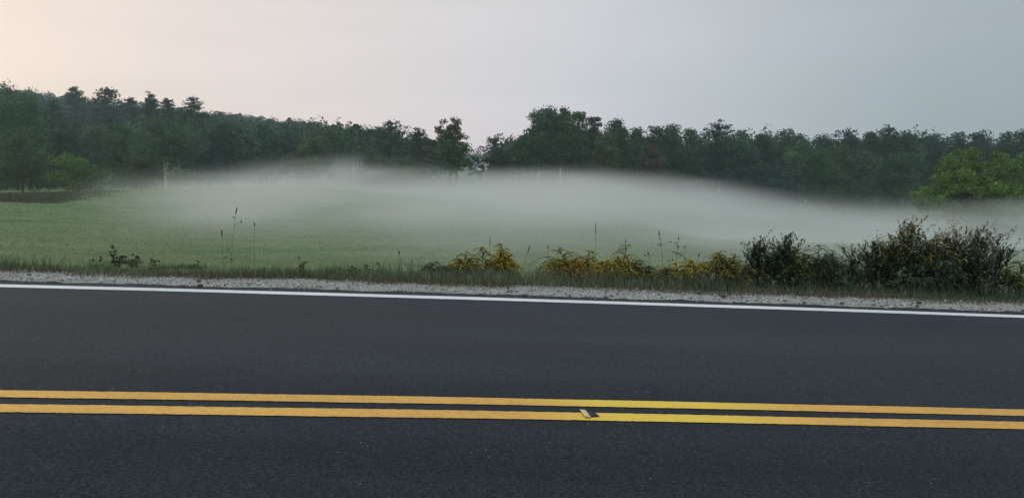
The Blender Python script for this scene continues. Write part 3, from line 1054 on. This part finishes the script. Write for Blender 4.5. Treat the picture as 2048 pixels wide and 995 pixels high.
def plant(px, top, v, label, seed, kind='goldenrod', n=9, spread=.22, leafc='green', yellow=.6, white=0.0, cat='wildflower', name=None,
          lean=0.0, pl=.34, lsize=1.0, dens=1.0, base_spread=.5, flowc=YEL, group=VERGE, arch=1.0):
    rng = np.random.default_rng(seed)
    y = 8.3
    for _ in range(6):
        x = at(px, 560, y)[0]
        y = float(ycurve(x, D_WHITE + v))
    zg = float(zground(x, y))
    H = at(px, top, y)[1] - zg
    root = empty(name or kind, (x, y, zg), label, cat, group)
    S, Lf, Fl = Acc(), Acc(), Acc()
    HEADS = []
    for s in range(n):
        a = rng.uniform(0, 6.28)
        rb = spread * base_spread * math.sqrt(rng.random())
        rt = spread * math.sqrt(rng.random()) if s else spread * .1
        h = H * (rng.uniform(.78 if kind == 'aster' else .62, 1.0) if s else 1.0) * (1 - .22 * (rt / max(spread, .01)) ** 2)
        nn = 12
        tt = np.linspace(0, 1, nn)
        bx, by = rb * math.cos(a), rb * math.sin(a) * .6
        tx, ty = rt * math.cos(a) + lean * h, rt * math.sin(a) * .6
        bend = rng.normal() * .03
        pts = np.stack([bx + (tx - bx) * tt ** 1.4 + bend * np.sin(tt * 3.1), by + (ty - by) * tt ** 1.4, h * (tt - .06 * tt ** 4) / .94], 1)
        if kind in ('goldenrod',):
            k = int(h * 95 * dens)
            f = rng.uniform(.08, 1 - pl * .5, k)
        elif kind == 'aster':
            k = int(h * 230 * dens)
            f = rng.uniform(.12, 1, k)
        else:
            k = int(h * 60 * dens)
            f = rng.uniform(.1, 1, k)
        tube(S, pts, .0050 * (1 - .6 * tt) * (1.0 + h * .4), 4, (.060, .058, .034) if leafc != 'brown' else (.075, .05, .03))
        P = np.stack([np.interp(f, tt, pts[:, j]) for j in range(3)], 1)
        aa = rng.uniform(0, 6.28, k)
        D = np.stack([np.cos(aa), np.sin(aa), rng.uniform(.1, .8, k)], 1)
        cl = vary(LEAFC[leafc], k, rng, .18, .10)
        if kind == 'goldenrod':
            long_leaves(Lf, P, D, rng.uniform(.06, .12, k) * lsize * (1.1 - .5 * f), .015 * lsize, cl, .35)
        elif kind == 'aster':
            # side twigs carrying small leaves and flower heads
            long_leaves(Lf, P, D, rng.uniform(.035, .085, k) * lsize * (1.25 - .6 * f), .026 * lsize, cl, .2)
            for q in range(int(15 * dens)):
                f0 = rng.uniform(.35, .95)
                p0 = np.array([np.interp(f0, tt, pts[:, j]) for j in range(3)])
                a1 = rng.uniform(0, 6.28)
                l1 = rng.uniform(.10, .24) * lsize
                tq = np.linspace(0, 1, 5)
                tw = p0 + np.stack([np.cos(a1) * l1 * .85 * tq, np.sin(a1) * l1 * .85 * tq, l1 * (.6 * tq + .25 * tq ** 2)], 1)
                tube(S, tw, .0022 * (1 - .5 * tq), 3, (.06, .055, .035))
                m = int(16 * dens)
                g = rng.random(m)
                Pq = np.stack([np.interp(g, tq, tw[:, j]) for j in range(3)], 1)
                Dq = rng.normal(size=(m, 3)) + np.array([0, 0, .5])
                long_leaves(Lf, Pq, Dq, rng.uniform(.022, .055, m) * lsize,   .018 * lsize, vary(LEAFC[leafc], m, rng, .28, .14), .1)
                mw = rng.poisson(26 * white * (.3 + 1.2 * f0)) if rng.random() < .22 else 0
                if mw:
                    Pw = tw[-1] + rng.normal(size=(mw, 3)) * .035 * np.array([1, 1, .9])
                    leaf_quads(Fl, Pw, .018, vary((.36, .35, .29), mw, rng, .35, .08), rng, 1.0, up=.8)
                my = rng.poisson(8 * yellow)
                if my:
                    Py = tw[-1] + rng.normal(size=(my, 3)) * .035
                    leaf_quads(Fl, Py, .011, vary(np.array(flowc) * .8, my, rng, .35, .15), rng, .9, up=.6)
        else:
            wd = .034 if kind == 'broadleaf_weed' else .022
            long_leaves(Lf, P, D, rng.uniform(.05, .12, k) * lsize, wd * lsize, cl, .45)
        if kind == 'goldenrod':
            nb = int(15 * (.6 + pl))
            for q in range(nb):
                f0 = 1 - pl * (1 - q / nb)
                p0 = np.array([np.interp(f0, tt, pts[:, j]) for j in range(3)])
                a1 = rng.uniform(0, 6.28)
                l1 = (.05 + .17 * (1 - q / nb) ** .8) * rng.uniform(.75, 1.35) * arch
                tq = np.linspace(0, 1, 7)
                tw = p0 + np.stack([np.cos(a1) * l1 * tq, np.sin(a1) * l1 * tq, l1 * (.75 * tq - .85 * tq ** 2)], 1)
                tube(S, tw, .0045 * (1 - .5 * tq), 3, (.050, .062, .022))
                m = 20
                g = rng.uniform(.05, 1, m)
                Pq = np.stack([np.interp(g, tq, tw[:, j]) for j in range(3)], 1)
                Dq = np.stack([np.cos(a1) + rng.normal(size=m) * .7, np.sin(a1) + rng.normal(size=m) * .7, rng.normal(size=m) * .5], 1)
                long_leaves(Lf, Pq, Dq, rng.uniform(.012, .03, m), .008, vary(np.array(LEAFC[leafc]) * .8, m, rng, .25, .12), .2)
                my = rng.poisson(40 * yellow * l1 / .13)
                if my:
                    g = rng.uniform(.15, 1, my)
                    Py = np.stack([np.interp(g, tq, tw[:, j]) for j in range(3)], 1) + rng.normal(size=(my, 3)) * .004 + np.array([0, 0, .006])
                    cy_ = vary(flowc, my, rng, .30, .15)
                    leaf_quads(Fl, Py, rng.uniform(.009, .017, my), cy_, rng, .8, up=.5)
        elif kind == 'seed_weed':
            mh = rng.integers(1, 4)
            Ph = pts[-1] + rng.normal(size=(mh, 3)) * np.array([.022, .02, .018])
            for p_ in Ph:
                m = 26
                Fh = Acc()
                HEADS.append(Fh)
                leaf_quads(Fh, p_ + rng.normal(size=(m, 3)) * np.array([.009, .009, .005]), .012, vary((.030, .030, .022), m, rng, .2), rng, .9)
                tube(S, np.array([pts[-3], (pts[-3] + p_) * .5 + np.array([0, 0, -.004]), p_]), [.002, .0018, .0015], 3, (.05, .045, .03))
    S.build('stem', M_stem, root)
    if Lf.V:
        Lf.build('foliage', M_leaf, root)
    if Fl.V:
        Fl.build('blossom', M_petal, root)
    for Fh in HEADS:
        Fh.build('seed_head', M_petal, root)
    return root


G, A_, W_B, S_W = 'goldenrod', 'aster', 'broadleaf_weed', 'seed_weed'
PL = [
    # left verge: small dark weeds
    (238, 497, 1.55, 'darkest of the small weeds on the left verge, with stiff upright seed heads', dict(kind=S_W, n=10, spread=.13, leafc='dark', lsize=.8, cat='weed')),
    (200, 518, 1.45, 'small stubby weed left of the stiff seed head weed', dict(kind=S_W, n=5, spread=.08, leafc='dark', lsize=.7, cat='weed')),
    (272, 512, 1.5, 'low weed with flat dark heads right of the stiff seed head weed', dict(kind=S_W, n=5, spread=.10, leafc='brown', lsize=.6, cat='weed')),
    (306, 520, 1.5, 'tiny dark weed between the stiff seed heads and the tall grass stalks', dict(kind=S_W, n=5, spread=.07, leafc='dark', lsize=.6, cat='weed')),
    (392, 518, 1.7, 'dark leafy weed tuft left of the tall grass stalks', dict(kind=W_B, n=8, spread=.10, leafc='dark', lsize=.7, cat='weed')),
    (605, 528, 1.35, 'single small seed head weed midway between stalks and goldenrod', dict(kind=S_W, n=3, spread=.05, leafc='dark', lsize=.6, cat='weed')),
    (706, 536, 1.45, 'flat headed dark weed, left one of the row of dark dots', dict(kind=S_W, n=5, spread=.08, leafc='olive', lsize=.6, cat='weed')),
    (730, 533, 1.45, 'flat headed dark weed in the middle of the row of dark dots', dict(kind=S_W, n=6, spread=.10, leafc='olive', lsize=.6, cat='weed')),
    (758, 528, 1.45, 'flat headed dark weed, right and tallest of the row of dark dots', dict(kind=S_W, n=7, spread=.09, leafc='olive', lsize=.6, cat='weed')),
    (826, 522, 1.5, 'bushy little green weed left of the first goldenrod', dict(kind=W_B, n=9, spread=.15, leafc='green', lsize=.7, cat='weed')),
    (872, 524, 1.5, 'squat spreading dark weed beside the first goldenrod', dict(kind=G, n=8, spread=.13, leafc='olive', yellow=0, lsize=.7, cat='weed', name='leafy_weed')),
    # goldenrods
    (928, 503, 1.6, 'leftmost goldenrod, olive green and barely in flower', dict(kind=G, n=8, spread=.15, leafc='olive', yellow=.30)),
    (964, 493, 1.6, 'small thin goldenrod with a feathery tip beside the rounded yellow one', dict(kind=G, n=4, spread=.10, leafc='olive', yellow=.18)),
    (1006, 486, 1.6, 'rounded bright yellow goldenrod standing alone left of the gap', dict(kind=G, n=10, spread=.15, leafc='olive', yellow=.75, pl=.5)),
    (945, 535, 1.35, 'brownish undergrowth weed at the foot of the leftmost goldenrod', dict(kind=W_B, n=9, spread=.16, leafc='brown', lsize=.6, cat='weed')),
    (1016, 540, 1.4, 'low green weed under the rounded yellow goldenrod', dict(kind=W_B, n=12, spread=.22, leafc='green', lsize=.6, cat='weed')),
    (1075, 538, 1.5, 'sparse low weed in the gap between the goldenrods', dict(kind=W_B, n=7, spread=.16, leafc='green', lsize=.5, cat='weed')),
    (1118, 497, 1.6, 'drooping goldenrod with long arching bare sprays right of the gap', dict(kind=G, n=7, spread=.19, leafc='olive', yellow=.22, arch=1.6)),
    (1148, 520, 1.45, 'rusty orange goldenrod, the brownest of the row', dict(kind=G, n=10, spread=.14, leafc='brown', yellow=.9, flowc=(.50, .27, .035), pl=.6)),
    (1175, 500, 1.65, 'golden goldenrod with a domed feathery head', dict(kind=G, n=11, spread=.20, leafc='olive', yellow=.6, pl=.45)),
    (1205, 522, 1.5, 'low dense yellow goldenrod filling the dip of the row', dict(kind=G, n=10, spread=.20, leafc='green', yellow=.75, pl=.5)),
    (1256, 487, 1.6, 'pointed goldenrod, tallest of the yellow row', dict(kind=G, n=7, spread=.14, leafc='olive', yellow=.4, pl=.6)),
    (1232, 512, 1.5, 'yellow goldenrod leaning against the pointed one', dict(kind=G, n=8, spread=.16, leafc='green', yellow=.65, pl=.5)),
    (1280, 520, 1.55, 'dark green goldenrod falling away right of the pointed one', dict(kind=G, n=8, spread=.17, leafc='green', yellow=.12)),
    (1180, 545, 1.4, 'dark weed in the shade beneath the golden domed goldenrod', dict(kind=W_B, n=12, spread=.26, leafc='dark', lsize=.7, cat='weed')),
    (1332, 534, 1.5, 'low sprawling green goldenrod under the loose grass heads', dict(kind=G, n=7, spread=.17, leafc='green', yellow=.2)),
    (1352, 524, 1.5, 'low goldenrod with a flat bright yellow top under the loose grass heads', dict(kind=G, n=9, spread=.15, leafc='olive', yellow=.9, pl=.6)),
    (1386, 519, 1.55, 'yellow edged goldenrod left of the dense green mound', dict(kind=G, n=9, spread=.16, leafc='green', yellow=.5)),
    (1436, 501, 1.6, 'dense dark green mound of goldenrod tipped with a little yellow', dict(kind=G, n=15, spread=.21, leafc='green', yellow=.22, dens=1.4)),
    (1468, 508, 1.6, 'dark green goldenrod leaning right from the dense mound', dict(kind=G, n=13, spread=.17, leafc='green', yellow=.15, dens=1.4)),
    # dark leafy thicket
    (1518, 480, 1.7, 'dark leafy aster with a narrow twin tip at the left of the thicket', dict(kind=A_, n=9, spread=.13, leafc='dark', yellow=0, cat='wild bush', name='leafy_weed')),
    (1500, 520, 1.55, 'low dark weed at the left foot of the thicket', dict(kind=W_B, n=12, spread=.2, leafc='dark', lsize=.8, cat='weed')),
    (1565, 477, 1.7, 'highest stem cluster of the dark thicket', dict(kind=A_, n=11, spread=.14, leafc='dark', yellow=0, cat='wild bush', name='leafy_weed')),
    (1592, 492, 1.65, 'green arching goldenrod in the middle of the dark thicket', dict(kind=G, n=18, spread=.18, leafc='green', yellow=.05, dens=1.4)),
    (1570, 528, 1.5, 'black green weed mass at the centre foot of the thicket', dict(kind=W_B, n=16, spread=.28, leafc='green', lsize=.9, dens=1.4, cat='weed')),
    (1632, 488, 1.65, 'fresh green plant with hooked arching tips in the thicket', dict(kind=G, n=18, spread=.15, leafc='fresh', yellow=0, arch=1.3, cat='weed', name='leafy_weed')),
    (1662, 500, 1.65, 'teal green plant with drooping leaves at the right end of the thicket', dict(kind=G, n=18, spread=.15, leafc='teal', yellow=0, lsize=1.3, cat='weed', name='leafy_weed')),
    (1688, 534, 1.5, 'low bright leaved weed between the thicket and the tall bushes', dict(kind=W_B, n=9, spread=.18, leafc='fresh', lsize=.9, cat='weed')),
    # big right bushes
    (1706, 500, 1.7, 'thin bare stemmed weed left of the tall bushes', dict(kind=A_, n=3, spread=.06, leafc='dark', yellow=0, cat='weed', name='leafy_weed')),
    (1742, 482, 1.75, 'loose dark aster leaning out left of the tall bushes', dict(kind=A_, n=6, spread=.15, leafc='dark', yellow=0, cat='wild bush', name='leafy_weed')),
    (1728, 520, 1.55, 'dense dark weed at the left foot of the tall bushes', dict(kind=W_B, n=14, spread=.20, leafc='dark', lsize=.8, cat='weed')),
    (1803, 438, 1.8, 'tallest roadside bush, crowned with pale and yellow flowers', dict(kind=A_, n=15, spread=.20, leafc='green', yellow=.5, white=.5, cat='wild bush')),
    (1775, 470, 1.75, 'yellow green aster against the left side of the tallest bush', dict(kind=A_, n=8, spread=.14, leafc='olive', yellow=.5, white=.3, cat='wild bush')),
    (1836, 456, 1.75, 'bush with hooked tips just right of the tallest one', dict(kind=A_, n=12, spread=.17, leafc='green', yellow=.2, white=.6, cat='wild bush')),
    (1868, 470, 1.75, 'greenish goldenrod with arching plumes in the dip of the tall bushes', dict(kind=G, n=13, spread=.18, leafc='olive', yellow=.3, dens=1.4, arch=1.3)),
    (1906, 462, 1.75, 'brown green bush with white specks right of the dip', dict(kind=A_, n=13, spread=.18, leafc='brown', yellow=.3, white=.6, cat='wild bush')),
    (1948, 458, 1.75, 'reddish topped bush at the right shoulder of the tall bushes', dict(kind=A_, n=14, spread=.18, leafc='brown', yellow=.6, white=.4, flowc=(.30, .15, .09), cat='wild bush')),
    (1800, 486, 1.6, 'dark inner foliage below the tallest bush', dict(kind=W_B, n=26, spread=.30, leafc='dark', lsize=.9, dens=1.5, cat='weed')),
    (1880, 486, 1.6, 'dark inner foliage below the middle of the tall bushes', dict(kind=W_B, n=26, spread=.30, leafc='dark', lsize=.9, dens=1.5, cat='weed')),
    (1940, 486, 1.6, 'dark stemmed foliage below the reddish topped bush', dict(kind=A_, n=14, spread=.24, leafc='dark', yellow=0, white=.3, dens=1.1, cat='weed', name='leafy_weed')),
    (1998, 466, 1.8, 'tall thin dark bush with see through twigs near the right edge', dict(kind=A_, n=6, spread=.15, leafc='dark', yellow=0, cat='wild bush', name='leafy_weed')),
    (2036, 520, 1.7, 'green sprawling weed cut by the right edge', dict(kind=G, n=9, spread=.2, leafc='fresh', yellow=.1, cat='weed', name='leafy_weed')),
    (2060, 545, 1.5, 'dark low weed at the extreme right edge', dict(kind=W_B, n=12, spread=.25, leafc='dark', lsize=.8, cat='weed')),
    (1690, 545, 1.3, 'broad leaved green herb in front of the thicket end', dict(kind=W_B, n=10, spread=.18, leafc='teal', lsize=1.0, cat='weed')),
    (1798, 534, 1.3, 'lighter green broad leaved herb in front of the tallest bush', dict(kind=W_B, n=13, spread=.20, leafc='fresh', lsize=1.1, cat='weed')),
    (1850, 536, 1.25, 'bluish broad leaved herb in front of the bush dip', dict(kind=W_B, n=12, spread=.20, leafc='blue', lsize=1.1, cat='weed')),
    (1898, 520, 1.3, 'tallest broad leaved herb with drooping pale leaves before the brown bush', dict(kind=W_B, n=11, spread=.16, leafc='teal', lsize=1.2, cat='weed')),
    (1960, 556, 1.25, 'low dusky herb in front of the reddish topped bush', dict(kind=W_B, n=11, spread=.24, leafc='dark', lsize=.9, cat='weed')),
    (1535, 548, 1.3, 'small grey green herb in front of the dark thicket', dict(kind=W_B, n=9, spread=.18, leafc='blue', lsize=.8, cat='weed')),
]
for k, (px, top_, v, label, kw) in enumerate(PL):
    plant(px, top_, v, label, 500 + k, **kw)


def stalk(px, top, v, label, seed, head=.055, lean=0.0, tuft=0, side=0, w=.0045):
    rng = np.random.default_rng(seed)
    y = 8.3
    for _ in range(6):
        x = at(px, 540, y)[0]
        y = float(ycurve(x, D_WHITE + v))
    zg = float(zground(x, y))
    H = at(px, top, y)[1] - zg
    root = empty('grass_stalk', (x, y, zg), label, 'grass stalk', 'tall grass stalks standing above the verge')
    S, Hd = Acc(), Acc()
    tt = np.linspace(0, 1, 10)
    pts = np.stack([lean * H * (tt ** 1.6 - 1), rng.normal() * .03 * tt, H * tt], 1)
    tube(S, pts, .0022 * (1 - .4 * tt), 4, (.075, .085, .055))
    m = 90
    f = 1 - rng.random(m) * head / H
    P = np.stack([np.interp(f, tt, pts[:, j]) for j in range(3)], 1) + rng.normal(size=(m, 3)) * w * .55
    leaf_quads(Hd, P, .013, vary((.045, .042, .032), m, rng, .3), rng, .5)
    Hd.build('seed_head', M_petal, root)
    for q in range(side):
        f0 = 1 - rng.uniform(.12, .62)
        p0 = np.array([np.interp(f0, tt, pts[:, j]) for j in range(3)])
        a = rng.uniform(0, 6.28)
        l1 = rng.uniform(.03, .13)
        p1 = p0 + np.array([math.cos(a) * l1, math.sin(a) * l1 * .5, l1 * .55])
        tube(S, np.array([p0, (p0 + p1) / 2 + [0, 0, .01], p1]), [.0026, .0022, .0018], 3, (.06, .07, .04))
        m = 26
        d = unit(rng.normal(size=3) * np.array([1, .5, .7]))
        P = p1 + d[None] * rng.uniform(-.016, .016, m)[:, None] + rng.normal(size=(m, 3)) * .003
        Hs = Acc()
        leaf_quads(Hs, P, .012, vary((.035, .033, .026), m, rng, .3), rng, .5)
        Hs.build('seed_head', M_petal, root)
    S.build('stem', M_stem, root)
    if tuft:
        B = Acc()
        k = tuft
        a = rng.uniform(0, 6.28, k)
        D = np.stack([np.cos(a) * .35, np.sin(a) * .35, np.ones(k)], 1)
        long_leaves(B, np.zeros((k, 3)) + rng.normal(size=(k, 3)) * np.array([.02, .02, 0]), D, rng.uniform(.1, .28, k), .008, vary((.06, .09, .04), k, rng), .1)
        B.build('blade', M_grass, root)


for k, a in enumerate((
        (447, 461, 1.75, 'short straight grass stalk, left of the tall pair on the left verge', dict(side=2, tuft=14)),
        (480, 415, 1.7, 'tallest grass stalk, right of the tall pair on the left verge', dict(head=.06, lean=.12, side=3, tuft=20)),
        (512, 446, 2.2, 'faint grass stalk right of the tall pair', dict(head=.03, lean=.03)),
        (980, 473, 2.1, 'bare thin stalk left of the rounded yellow goldenrod', dict(head=.10, w=.002)),
        (1060, 490, 1.7, 'leaning thin stalk in the gap between the goldenrods', dict(lean=.22, head=.08, tuft=16)),
        (1095, 492, 1.6, 'short thin stalk left of the drooping goldenrod', dict(head=.02, side=1)),
        (1191, 446, 1.9, 'tall thin stalk standing alone over the golden goldenrod', dict(head=.14, w=.0015)),
        (1250, 480, 1.8, 'stalk with a plain spike behind the pointed goldenrod', dict(head=.10, w=.0015)),
        (1317, 463, 1.7, 'dark headed stalk, tallest of the loose grass heads', dict(head=.05, lean=-.10, side=9, tuft=26)),
        (1355, 474, 1.7, 'branching stalk with scattered dark heads beside the tallest loose one', dict(head=.03, lean=.05, side=9, tuft=20)),
        (1369, 492, 1.75, 'stalk with a single knob right of the scattered heads', dict(head=.02, side=2, tuft=10)),
        (1296, 505, 1.6, 'short stalk with small heads left of the loose grass heads', dict(head=.03, lean=-.15, side=4, tuft=12)),
        (1400, 508, 1.7, 'hair thin arching stalk over the yellow edged goldenrod', dict(head=.03, lean=.25, side=2)),
        (800, 500, 2.0, 'thin leaning stalk left of the bushy little weed', dict(head=.04, lean=-.10, tuft=10)),
        (598, 515, 1.7, 'low branching grass stalk near the single seed head weed', dict(head=.02, side=3, tuft=10)),
)):
    stalk(a[0], a[1], a[2], a[3], 900 + k, **a[4])

# dark loose stones singled out on the gravel
M_dark_stone = noise_mat('dark_stone', (.03, .03, .03), (.09, .088, .085), 30, bump=.5)[0]
for k, (px, py, s, lab) in enumerate((
        (400, 572, .024, 'small dark stone on the gravel left of the picture centre line'),
        (1447, 594, .028, 'dark lump lying on the gravel below the dense green mound'),
        (1398, 587, .022, 'dark stone lying on the gravel below the yellow edged goldenrod'),
        (1684, 607, .018, 'dark pebble on the gravel below the thicket end'),
        (1838, 606, .022, 'dark pebble on the gravel below the tallest bush'),
        (1570, 602, .016, 'dark pebble on the gravel below the middle of the dark thicket'))):
    rng = np.random.default_rng(60 + k)
    y = EYE * F / (py - Y0)
    for _ in range(8):
        x = at(px, py, y)[0]
        y = y * (EYE - (float(zroad(x)) + .02)) / (EYE - at(px, py, y)[1])
    import bmesh
    bm = bmesh.new()
    bmesh.ops.create_icosphere(bm, subdivisions=2, radius=s)
    for v_ in bm.verts:
        v_.co = v_.co * (1 + rng.normal() * .08)
        v_.co.z *= .6
        v_.co.x *= 1.25
    me = bpy.data.meshes.new('stone')
    bm.to_mesh(me)
    bm.free()
    me.materials.append(M_dark_stone)
    o = bpy.data.objects.new('stone', me)
    col.objects.link(o)
    o.location = (x, y, float(zroad(x)) + .02 + s * .35)
    o.rotation_euler = (0, 0, rng.uniform(0, 3))
    tag(o, lab, 'stone', 'loose stones on the gravel shoulder')

# temporary marker tab stuck across the nearer yellow line
def road_pt(px, py, lift):
    y = 3.6
    for _ in range(20):
        x, z = at(px, py, y)
        y = y * (EYE - (float(zroad(x)) + lift)) / (EYE - z)
    return np.array([at(px, py, y)[0], y, float(zroad(x)) + lift])


def slab(name, px4, lift, th, mat, parent, origin):
    Pt = np.array([road_pt(a, b_, lift) for a, b_ in px4]) - origin
    Tp = Pt + np.array([0, 0, th])
    V = np.concatenate([Pt, Tp])
    Fq = np.array([(0, 3, 2, 1), (4, 5, 6, 7), (0, 1, 5, 4), (1, 2, 6, 5), (2, 3, 7, 6), (3, 0, 4, 7)])
    return mesh_obj(name, V, [Fq], mat, parent)


org = road_pt(1180, 827, .009)
tab = empty('lane_marker_tab', tuple(org), 'small pale yellow marker tab with dark pad stuck across the nearer yellow line', 'road marker')
M_pad = noise_mat('dark_mastic', (.018, .020, .022), (.05, .054, .06), 60, rough=.9, bump=.4, dist=.004)[0]
M_tab = noise_mat('faded_yellow_plastic', (.60, .52, .25), (.74, .66, .36), 40, rough=.5)[0]
slab('base_pad', [(1172, 833.5), (1199, 832.5), (1190, 825.2), (1168, 821.0)], .0095, .003, M_pad, tab, org)
slab('reflector_strip', [(1170.5, 832.5), (1182, 834.5), (1171.0, 820.2), (1159.5, 818.8)], .014, .004, M_tab, tab, org)

# ------------------------------------------------------------------ air: even haze and the ground mist over the meadow
def box_obj(name, lo, hi, mat):
    (x0, y0, z0), (x1, y1, z1) = lo, hi
    V = [(x0, y0, z0), (x1, y0, z0), (x1, y1, z0), (x0, y1, z0), (x0, y0, z1), (x1, y0, z1), (x1, y1, z1), (x0, y1, z1)]
    Fq = [(0, 3, 2, 1), (4, 5, 6, 7), (0, 1, 5, 4), (1, 2, 6, 5), (2, 3, 7, 6), (3, 0, 4, 7)]
    return tag(mesh_obj(name, V, [np.array(Fq)], mat), kind='stuff')


m = bpy.data.materials.new('haze')
m.use_nodes = True
t = m.node_tree
t.nodes.clear()
o_ = t.nodes.new('ShaderNodeOutputMaterial')
pv = t.nodes.new('ShaderNodeVolumePrincipled')
pv.inputs['Color'].default_value = (.66, .84, .87, 1)
pv.inputs['Density'].default_value = .0007
pv.inputs['Anisotropy'].default_value = .2
t.links.new(pv.outputs[0], o_.inputs['Volume'])
box_obj('haze', (-580, -320, -9), (580, 580, 62), m)

m = bpy.data.materials.new('ground_mist')
m.use_nodes = True
t = m.node_tree
t.nodes.clear()
o_ = t.nodes.new('ShaderNodeOutputMaterial')
pv = t.nodes.new('ShaderNodeVolumePrincipled')
pv.inputs['Color'].default_value = (.88, .92, .91, 1)
pv.inputs['Anisotropy'].default_value = .25
t.links.new(pv.outputs[0], o_.inputs['Volume'])
tco = t.nodes.new('ShaderNodeTexCoord').outputs['Object']
sp = t.nodes.new('ShaderNodeSeparateXYZ')
t.links.new(tco, sp.inputs[0])
SX, SY, SZ = sp.outputs


def mm(op, a, b=0.0, c=0.0, clamp=False):
    k = t.nodes.new('ShaderNodeMath')
    k.operation = op
    k.use_clamp = clamp
    for i_, v in enumerate((a, b, c)):
        if isinstance(v, (int, float)):
            k.inputs[i_].default_value = v
        else:
            t.links.new(v, k.inputs[i_])
    return k.outputs[0]


def ss(a, b, v):
    k = t.nodes.new('ShaderNodeMapRange')
    k.interpolation_type = 'SMOOTHSTEP'
    k.inputs['From Min'].default_value = a
    k.inputs['From Max'].default_value = b
    t.links.new(v, k.inputs['Value'])
    return k.outputs[0]


def gauss(x0, sx, y0, sy):
    a = mm('POWER', mm('ABSOLUTE', mm('MULTIPLY', mm('SUBTRACT', SX, x0), 1 / sx)), 2)
    b = mm('POWER', mm('ABSOLUTE', mm('MULTIPLY', mm('SUBTRACT', SY, y0), 1 / sy)), 2)
    return mm('EXPONENT', mm('MULTIPLY', mm('ADD', a, b), -1))


nz = tnoise(t, tco, 1.0, 3, (.04, .025, .24), .55)
nzc = mm('SUBTRACT', nz, .5)
# height of the mist's soft upper limit
ang = mm('DIVIDE', SX, SY)
right = ss(.04, .46, ang)
top = mm('ADD', mm('MULTIPLY', right, -1.0), .85)
top = mm('ADD', top, mm('MULTIPLY', nzc, 3.2))
top = mm('ADD', top, mm('MULTIPLY', gauss(-24, 8, 96, 22), 2.0))
top = mm('ADD', top, mm('MULTIPLY', gauss(-9, 9, 110, 20), 1.2))
farf = ss(30, 75, SY)
top = mm('ADD', top, mm('MULTIPLY', mm('MULTIPLY', farf, mm('SUBTRACT', 1.0, right)), .95))
hd = mm('MULTIPLY', mm('SUBTRACT', top, SZ), mm('MULTIPLY_ADD', farf, -.42, .75), clamp=True)
hd = mm('POWER', hd, 1.4)
# where the mist starts
start = mm('ADD', mm('MULTIPLY', mm('MAXIMUM', mm('SUBTRACT', mm('MULTIPLY', SX, -1), 11), 0), 1.7), mm('SUBTRACT', 18.0, mm('MULTIPLY', ss(-10, 6, SX), 7.5)))
near = mm('MULTIPLY', mm('SUBTRACT', SY, start), 1 / 11, clamp=True)
near = mm('POWER', near, 1.3)
far = mm('SUBTRACT', 1.0, ss(112, 150, SY))
lf_ = mm('MULTIPLY_ADD', ss(-.58, -.26, ang), .65, .35)
rf = mm('SUBTRACT', 1.0, mm('MULTIPLY', mm('MULTIPLY', ss(.10, .42, ang), ss(36, 64, SY)), .84))
nf = mm('SUBTRACT', tnoise(t, tco, 1.0, 2, (.075, .022, .45), .5, (3, 9, 2)), .5)
patchy = mm('ADD', mm('MULTIPLY_ADD', nzc, 4.5, 1.0), mm('MULTIPLY', nf, 3.2))
patchy = mm('MAXIMUM', patchy, .10)
den = mm('MULTIPLY', mm('MULTIPLY', hd, near), mm('MULTIPLY', far, rf))
den = mm('MULTIPLY', mm('MULTIPLY', den, lf_), patchy)
den = mm('MULTIPLY', den, mm('MULTIPLY_ADD', farf, -.117, .135))
t.links.new(den, pv.inputs['Density'])
fog = box_obj('mist', (-110, 10.3, -6.5), (110, 150, 6.5), m)
try:
    m.cycles.volume_step_rate = 0.25
except Exception:
    pass
